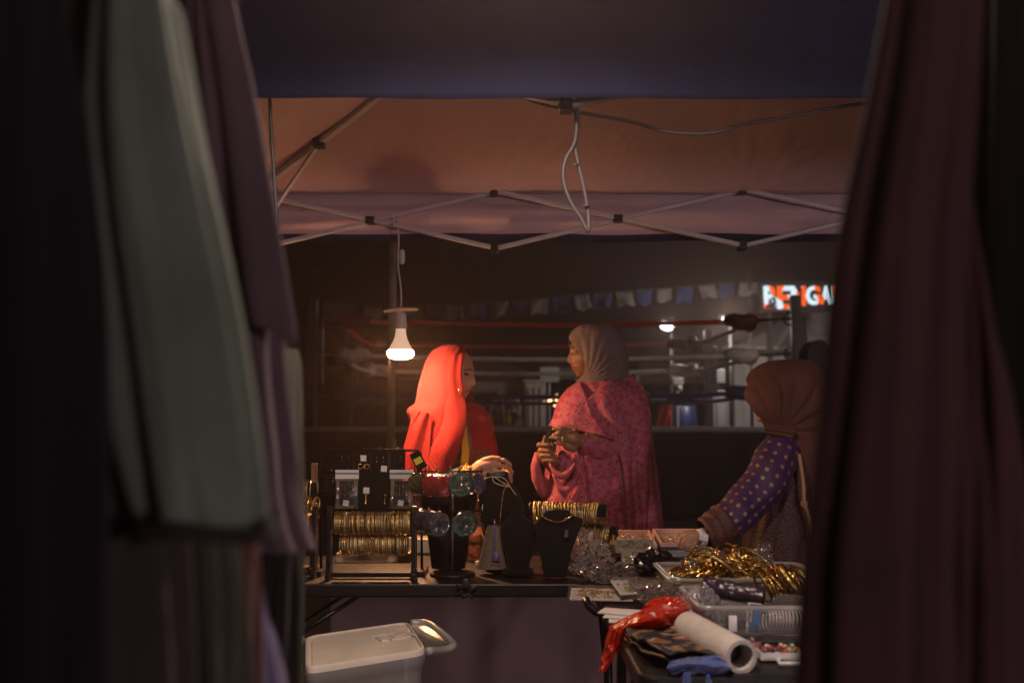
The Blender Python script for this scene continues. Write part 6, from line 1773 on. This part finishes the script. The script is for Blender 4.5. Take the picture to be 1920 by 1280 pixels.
t = thing('coil_bracelets', P(1462, 1165, 2.29), 'row of clear coil bracelets inside the lower tray right of the blue label', 'bracelets')
m = MB()
for i in range(11):
    q = P(1434 + 6.2 * i, 1162, 2.285); m.torus(q, .028, .0020, rotm(0, PI / 2 + .12, .18), 22, 5)
m.build('coils', M('clear_coil', (.62, .56, .54), .12, spec=.8, trans=.3), t)
# small packs in front
def bead_pack(px, py, y, w, h, label, cols, n, seed, tray=False):
    c = P(px, py, y); c.z = TZ + .006; t = thing('bead_pack', c, label, 'bead pack')
    r_ = random.Random(seed)
    if tray:
        m = MB(); m.box(c, (w, h, .004)); m.box(c + Vector((0, -h / 2, .006)), (w, .004, .014)); m.box(c + Vector((-w / 2, 0, .006)), (.004, h, .014)); m.build('tray', MT['white_plastic'], t, smooth=False)
    for ci, col in enumerate(cols):
        m = MB()
        for i in range(n): m.ball(c + Vector(((r_.random() - .5) * w * .85, (r_.random() - .5) * h * .8, .010 + .010 * r_.random())), .0045 + .002 * r_.random(), nu=7, nv=5)
        o = m.build('beads', M('bead', col, .2, coat=.4), t); o['kind'] = 'stuff'
    if not tray:
        m = MB(); m.grid(lambda u, v: c + Vector(((u - .5) * w, (v - .5) * h, .004 + .022 * math.sin(PI * u) ** .6 * math.sin(PI * v) ** .6 + .004 * nz(u * 6, v * 6, seed))), 16, 12); m.build('wrapping', MT['film'], t)
bead_pack(1388, 1190, 2.14, .10, .05, 'clear pack of rose beads beside the white roll', ((.30, .08, .09), (.24, .12, .10), (.35, .16, .15)), 14, 3)
bead_pack(1480, 1196, 2.10, .13, .06, 'white tray of mixed beads at the right edge of the near table', ((.45, .03, .06), (.55, .48, .42), (.10, .09, .10), (.5, .38, .16)), 9, 8, True)
m = MB()
hp_ = [PZ(x, y, TZ + .006) for x, y in ((1416, 1219), (1440, 1222), (1470, 1229), (1500, 1228), (1530, 1226))]
m.tube(hp_, .0048, 8); m.tube([PZ(x, y, TZ + .006) for x, y in ((1500, 1228), (1476, 1231), (1460, 1237), (1462, 1244), (1500, 1243), (1540, 1240))], .0048, 8)
tag(m.build('clothes_hanger', MT['white_plastic']), 'white plastic clothes hanger lying on the near table edge', 'hanger')

# ------------------------------------------------------------------ red bag, roll, folded fabric
t = thing('red_plastic_bag', P(1200, 1180, 2.36), 'crumpled red plastic bag slumped over the edge of the near table', 'plastic bag')
m = MB()
def crease(u, v, s_): return .015 * abs(nz(u * 3.2 + s_, v * 3.2, s_)) + .006 * abs(nz(u * 7, v * 7 + s_, 1)) + .0015 * abs(nz(u * 18, v * 18, s_))
for s_, off in ((2.0, 0.0), (7.0, .022)):
    patch(m, [(1144, 1172), (1165, 1160), (1196, 1146), (1228, 1134), (1262, 1128), (1296, 1128)], [(1128, 1244), (1163, 1196), (1205, 1186), (1245, 1188), (1275, 1196), (1298, 1170)],
          [(1144, 1172), (1136, 1195), (1131, 1222), (1128, 1244)], [(1296, 1128), (1298, 1145), (1301, 1160), (1298, 1170)],
          lambda x, y, u, v: 2.36 - .10 * math.sin(PI * min(1, v)) * math.sin(PI * min(1, max(0, u))) + off - 3.2 * crease(u, v, s_), 60, 44)
patch(m, [(1146, 1172), (1158, 1180), (1172, 1186)], [(1122, 1256), (1130, 1262), (1136, 1258)], [(1146, 1172), (1134, 1210), (1126, 1240), (1122, 1256)], [(1172, 1186), (1160, 1215), (1146, 1240), (1136, 1258)],
      lambda x, y, u, v: 2.30 - .02 * math.sin(PI * u) - 2 * crease(u, v, 4.0), 20, 36)
m.build('bag_film', MT['red_film'], t, smooth=True)
crumple('red_bag_mouth', 'gathered mouth of the red plastic bag', 'x', P(1258, 1142, 2.40), (.075, .05, .032), 9.3, MT['red_film'], 1.2, n=52)
o = bpy.data.objects['red_bag_mouth']; del o['label']; del o['category']; o.name = 'bag_mouth'; wl = o.location.copy(); o.parent = t; o.location = wl - WL[t.name]
ra, rb_ = P(1290, 1176, 2.24), P(1391, 1231, 1.985)
ra.z = max(ra.z, TZ + .038); dr = (rb_ - ra).normalized(); F3 = frame_to(dr)
t = thing('white_roll', (ra + rb_) / 2, 'thick white hollow roll pointing at the viewer on the near table', 'roll')
R0 = .0335
m = MB(); L_ = (rb_ - ra).length
prof = [(R0 * .72, 0), (R0 * .98, .0), (R0, .004), (R0, L_ * .5), (R0, L_ - .004), (R0 * .97, L_), (R0 * .74, L_), (R0 * .70, L_ - .004), (R0 * .70, L_ * .5), (R0 * .70, .002)]
vs, fs = [], []
N = 40
for r_, z in prof:
    for j in range(N):
        a = 2 * PI * j / N; vs.append(ra + F3 @ Vector((r_ * math.cos(a), r_ * math.sin(a), z)))
for i in range(len(prof) - 1):
    for j in range(N): fs.append((i * N + j, i * N + (j + 1) % N, (i + 1) * N + (j + 1) % N, (i + 1) * N + j))
m.add(vs, fs); m.build('foam_tube', M('white_foam', (.62, .56, .52), .9, var=.1, vs=30, bump=.5, bs=300), t, angle=50)
m = MB(); m.tube([ra + dr * .002, rb_ - dr * .05], R0 * .69, 24); m.build('core', M('dark_core', (.03, .018, .016), .9), t)
PAT = NT('batik'); s = PAT
v = s.n('TexVoronoi'); v.inputs['Scale'].default_value = 26; mp = s.n('Mapping'); mp.inputs['Scale'].default_value = (1, 2.4, 1); mp.inputs['Rotation'].default_value = (0, 0, .5); s.l(s.obj(), mp.inputs[0])
ad = s.n('MixRGB'); ad.blend_type = 'ADD'; ad.inputs[0].default_value = .12; s.l(mp.outputs[0], ad.inputs[1])
nn = s.n('TexNoise'); nn.inputs['Scale'].default_value = 9; s.l(mp.outputs[0], nn.inputs['Vector']); s.l(nn.outputs['Color'], ad.inputs[2]); s.l(ad.outputs[0], v.inputs['Vector'])
sc_ = s.n('SeparateColor'); s.l(v.outputs['Color'], sc_.inputs[0])
s.l(s.ramp(sc_.outputs[0], [(0, (.012, .010, .014)), (.38, (.016, .012, .02)), (.5, (.24, .055, .025)), (.66, (.18, .105, .045)), (.8, (.02, .018, .03)), (.93, (.33, .24, .16))], 'CONSTANT'), s.b.inputs['Base Color'])
s.b.inputs['Roughness'].default_value = .7; s.bump(s.noise(30, 3), .4, .006)
t = thing('folded_fabric', P(1260, 1225, 2.1), 'folded dark batik fabric with a blue lining hanging at the table corner', 'fabric')
for k in range(2):
    m = MB()
    patch(m, [(1170, 1193), (1215, 1192), (1260, 1196), (1316, 1204), (1352, 1222)], [(1206, 1222), (1240, 1240), (1270, 1258), (1320, 1262), (1364, 1248)],
          [(1170, 1193), (1180, 1206), (1192, 1214), (1206, 1222)], [(1352, 1222), (1360, 1234), (1366, 1240), (1364, 1248)],
          lambda x, y, u, v: 2.30 - .28 * v + .006 * math.sin(u * 13 + k) - .004 * k, 50, 30)
    for i in range(len(m.v)):
        q = Vector(m.v[i]); q.z = max(TZ + .006, q.z) - .012 * k + .020 + .012 * nz(q.x * 16, q.y * 12, k * 3) + .005 * abs(nz(q.x * 40, q.y * 25, k)) ; m.v[i] = (q.x + .006 * nz(q.y * 20, k, 1), q.y + .010 * nz(q.x * 18, k * 2.0, 4), q.z)
    m.build('fold', PAT.m, t, solid=.004)
m = MB()
patch(m, [(1170, 1194), (1182, 1208), (1206, 1222), (1240, 1240), (1272, 1258)], [(1184, 1232), (1204, 1254), (1226, 1278), (1256, 1300), (1290, 1322)], [(1170, 1194), (1178, 1214), (1184, 1232)], [(1272, 1258), (1282, 1290), (1290, 1322)],
      lambda x, y, u, v: 2.26 - .20 * u - .012 * math.sin(u * 16) * v, 40, 20)
m.build('hanging_end', PAT.m, t, solid=.004)
BLUE = M('blue_satin', (.035, .075, .27), .5, var=.3, vs=40, sheen=.5, bump=.7, bs=45)
m = MB()
patch(m, [(1251, 1251), (1258, 1239), (1285, 1234), (1318, 1231), (1344, 1228), (1357, 1235), (1371, 1251)], [(1251, 1251), (1258, 1264), (1288, 1259), (1318, 1262), (1334, 1273), (1352, 1262), (1371, 1251)],
      [(1251, 1251), (1251, 1252)], [(1371, 1251), (1371, 1252)], lambda x, y, u, v: 1.985 - .030 * math.sin(PI * v) ** .7 + .012 * abs(math.sin(2.2 * PI * v + .5 * math.sin(5 * u))) + .006 * nz(u * 6, v * 4, 2), 50, 30)
patch(m, [(1256, 1262), (1290, 1260), (1330, 1264)], [(1262, 1300), (1300, 1304), (1340, 1300)], [(1256, 1262), (1262, 1300)], [(1330, 1264), (1340, 1300)], lambda x, y, u, v: 1.972 + .016 * math.sin(11 * u + v) - .01 * v, 30, 12)
m.build('blue_lining', BLUE, t, solid=.002)

# ------------------------------------------------------------------ storage box on the ground
zl = .655
BLq, BRq, FRq, FLq = PZ(572, 1192, zl), PZ(766, 1164, zl), PZ(800, 1216, zl), PZ(572, 1252, zl)
t = thing('storage_box', ((BLq.x + FRq.x) / 2, (BLq.y + FRq.y) / 2, 0), 'tall frosted storage box with a matt lid in front of the left table', 'storage box')
cn = (BLq + BRq + FRq + FLq) / 4
def rq(k, z, e=0.0, r=.12):
    cs_ = [BLq, FLq, FRq, BRq]; out = []
    for i in range(4):
        p, a, b = cs_[i], cs_[i - 1], cs_[(i + 1) % 4]
        for j in range(6):
            f = j / 5
            q = p.lerp(a, r * (1 - f) ** 1.0) if f < .5 else p.lerp(b, r * f)
            q = p.lerp(a, r) * (1 - f) ** 2 + p * 2 * f * (1 - f) + p.lerp(b, r) * f ** 2
            q = cn + (q - cn) * k; q = q + (q - cn).normalized() * e; out.append(Vector((q.x, q.y, z)))
    return out
def rings(name, rs, mat, cap0=False, cap1=False, angle=40):
    m = MB(); n = len(rs[0]); m.add([p for r in rs for p in r], [(i * n + j, i * n + (j + 1) % n, (i + 1) * n + (j + 1) % n, (i + 1) * n + j) for i in range(len(rs) - 1) for j in range(n)])
    if cap0: m.f.append(tuple(range(n - 1, -1, -1))); m.uv.append(None); m.m.append(0)
    if cap1: m.f.append(tuple((len(rs) - 1) * n + j for j in range(n))); m.uv.append(None); m.m.append(0)
    return m.build(name, mat, t, angle=angle)
LIDM = NT('matt_lid'); s = LIDM
s.l(s.ramp(s.noise(14, 6, rough=.7), [(.3, (.72, .62, .52)), (.7, (.82, .74, .64))]), s.b.inputs['Base Color']); s.b.inputs['Roughness'].default_value = .55; s.bump(s.noise(220, 3), .3, .004)
rings('lid', [rq(1.0, zl - .016), rq(1.0, zl - .004), rq(.988, zl), rq(.955, zl + .001), rq(.945, zl - .007), rq(.90, zl - .008), rq(.88, zl - .003)], LIDM.m, cap1=True)
rings('box_wall', [rq(.90, .01), rq(.95, zl - .12), rq(.96, zl - .06), rq(.985, zl - .045), rq(1.012, zl - .034), rq(1.012, zl - .018), rq(.97, zl - .017)], MT['frosted'], cap0=True)
ux = (FRq - FLq).normalized(); uy = (BRq - FRq).normalized()
c = cn + ux * .085 + uy * .03 + Vector((0, 0, .000)); Mx = Matrix((ux, Vector((-ux.y, ux.x, 0)), Vector((0, 0, 1)))).transposed()
m = MB()
for poly in ([(-.05, -.04), (-.03, -.045), (-.02, .015), (-.04, .015)], [(-.02, -.045), (.04, -.04), (.04, -.032), (-.02, -.036)], [(-.045, .022), (.03, .026), (.03, .034), (-.045, .030)], [(.0, -.02), (.035, -.018), (.03, .012), (.0, .010)], [(.036, .0), (.045, 0), (.04, .03), (.032, .03)]):
    m.prism(poly, .0045, Mx, c + Vector((0, 0, -.003)))
for i in range(5): m.prism([(.055, -.035 + .014 * i), (.064, -.035 + .014 * i), (.064, -.027 + .014 * i), (.055, -.027 + .014 * i)], .004, Mx, c + Vector((0, 0, -.003)))
m.build('embossed_mark', LIDM.m, t, smooth=False, bevel=.001)
def handle(pts, rr):
    m = MB(); m.tube([Vector(p) for p in catmull([q[:] for q in pts], 26)], rr, 8); return m.build('handle', MT['frosted_dense'], t)
handle([PZ(770, 1168, zl - .01), PZ(800, 1168, zl - .01), PZ(822, 1182, zl - .02), PZ(846, 1202, zl - .035), PZ(848, 1212, zl - .04), PZ(830, 1218, zl - .04), PZ(802, 1220, zl - .02)], .011)
m = MB(); m.add([PZ(770, 1170, zl - .012), PZ(800, 1170, zl - .012), PZ(842, 1206, zl - .034), PZ(802, 1218, zl - .016)], [(0, 1, 2, 3)]); m.build('handle_web', MT['frosted_dense'], t, smooth=False)
handle([PZ(572, 1196, zl - .02), PZ(556, 1212, zl - .04), PZ(552, 1232, zl - .05), PZ(560, 1250, zl - .06), PZ(574, 1254, zl - .03)], .010)
crumple('red_cloth', 'red cloth seen through the wall of the storage box', 'cloth', cn + Vector((.03, -.03, -.14)), (.09, .08, .06), 3.3, cloth('red_cloth', (.40, .03, .03)), .6, n=30, floor=.2)

# ------------------------------------------------------------------ haze added to imitate lens bloom round the bulb
if HAZE:
    hz_ = MB(); hz_.box((0, 30, 2.1), (94, 94, 6.6)); hm = NT('bloom_haze'); pv = hm.n('VolumePrincipled'); pv.inputs['Density'].default_value = HAZE; pv.inputs['Anisotropy'].default_value = .7; pv.inputs['Color'].default_value = (1.0, .72, .62, 1)
    hm.l(pv.outputs[0], hm.out.inputs['Volume']); hm.t.nodes.remove(hm.b)
    tag(hz_.build('haze', hm.m, smooth=False), 'thin haze added for the bloom round the bulb', kind='stuff')
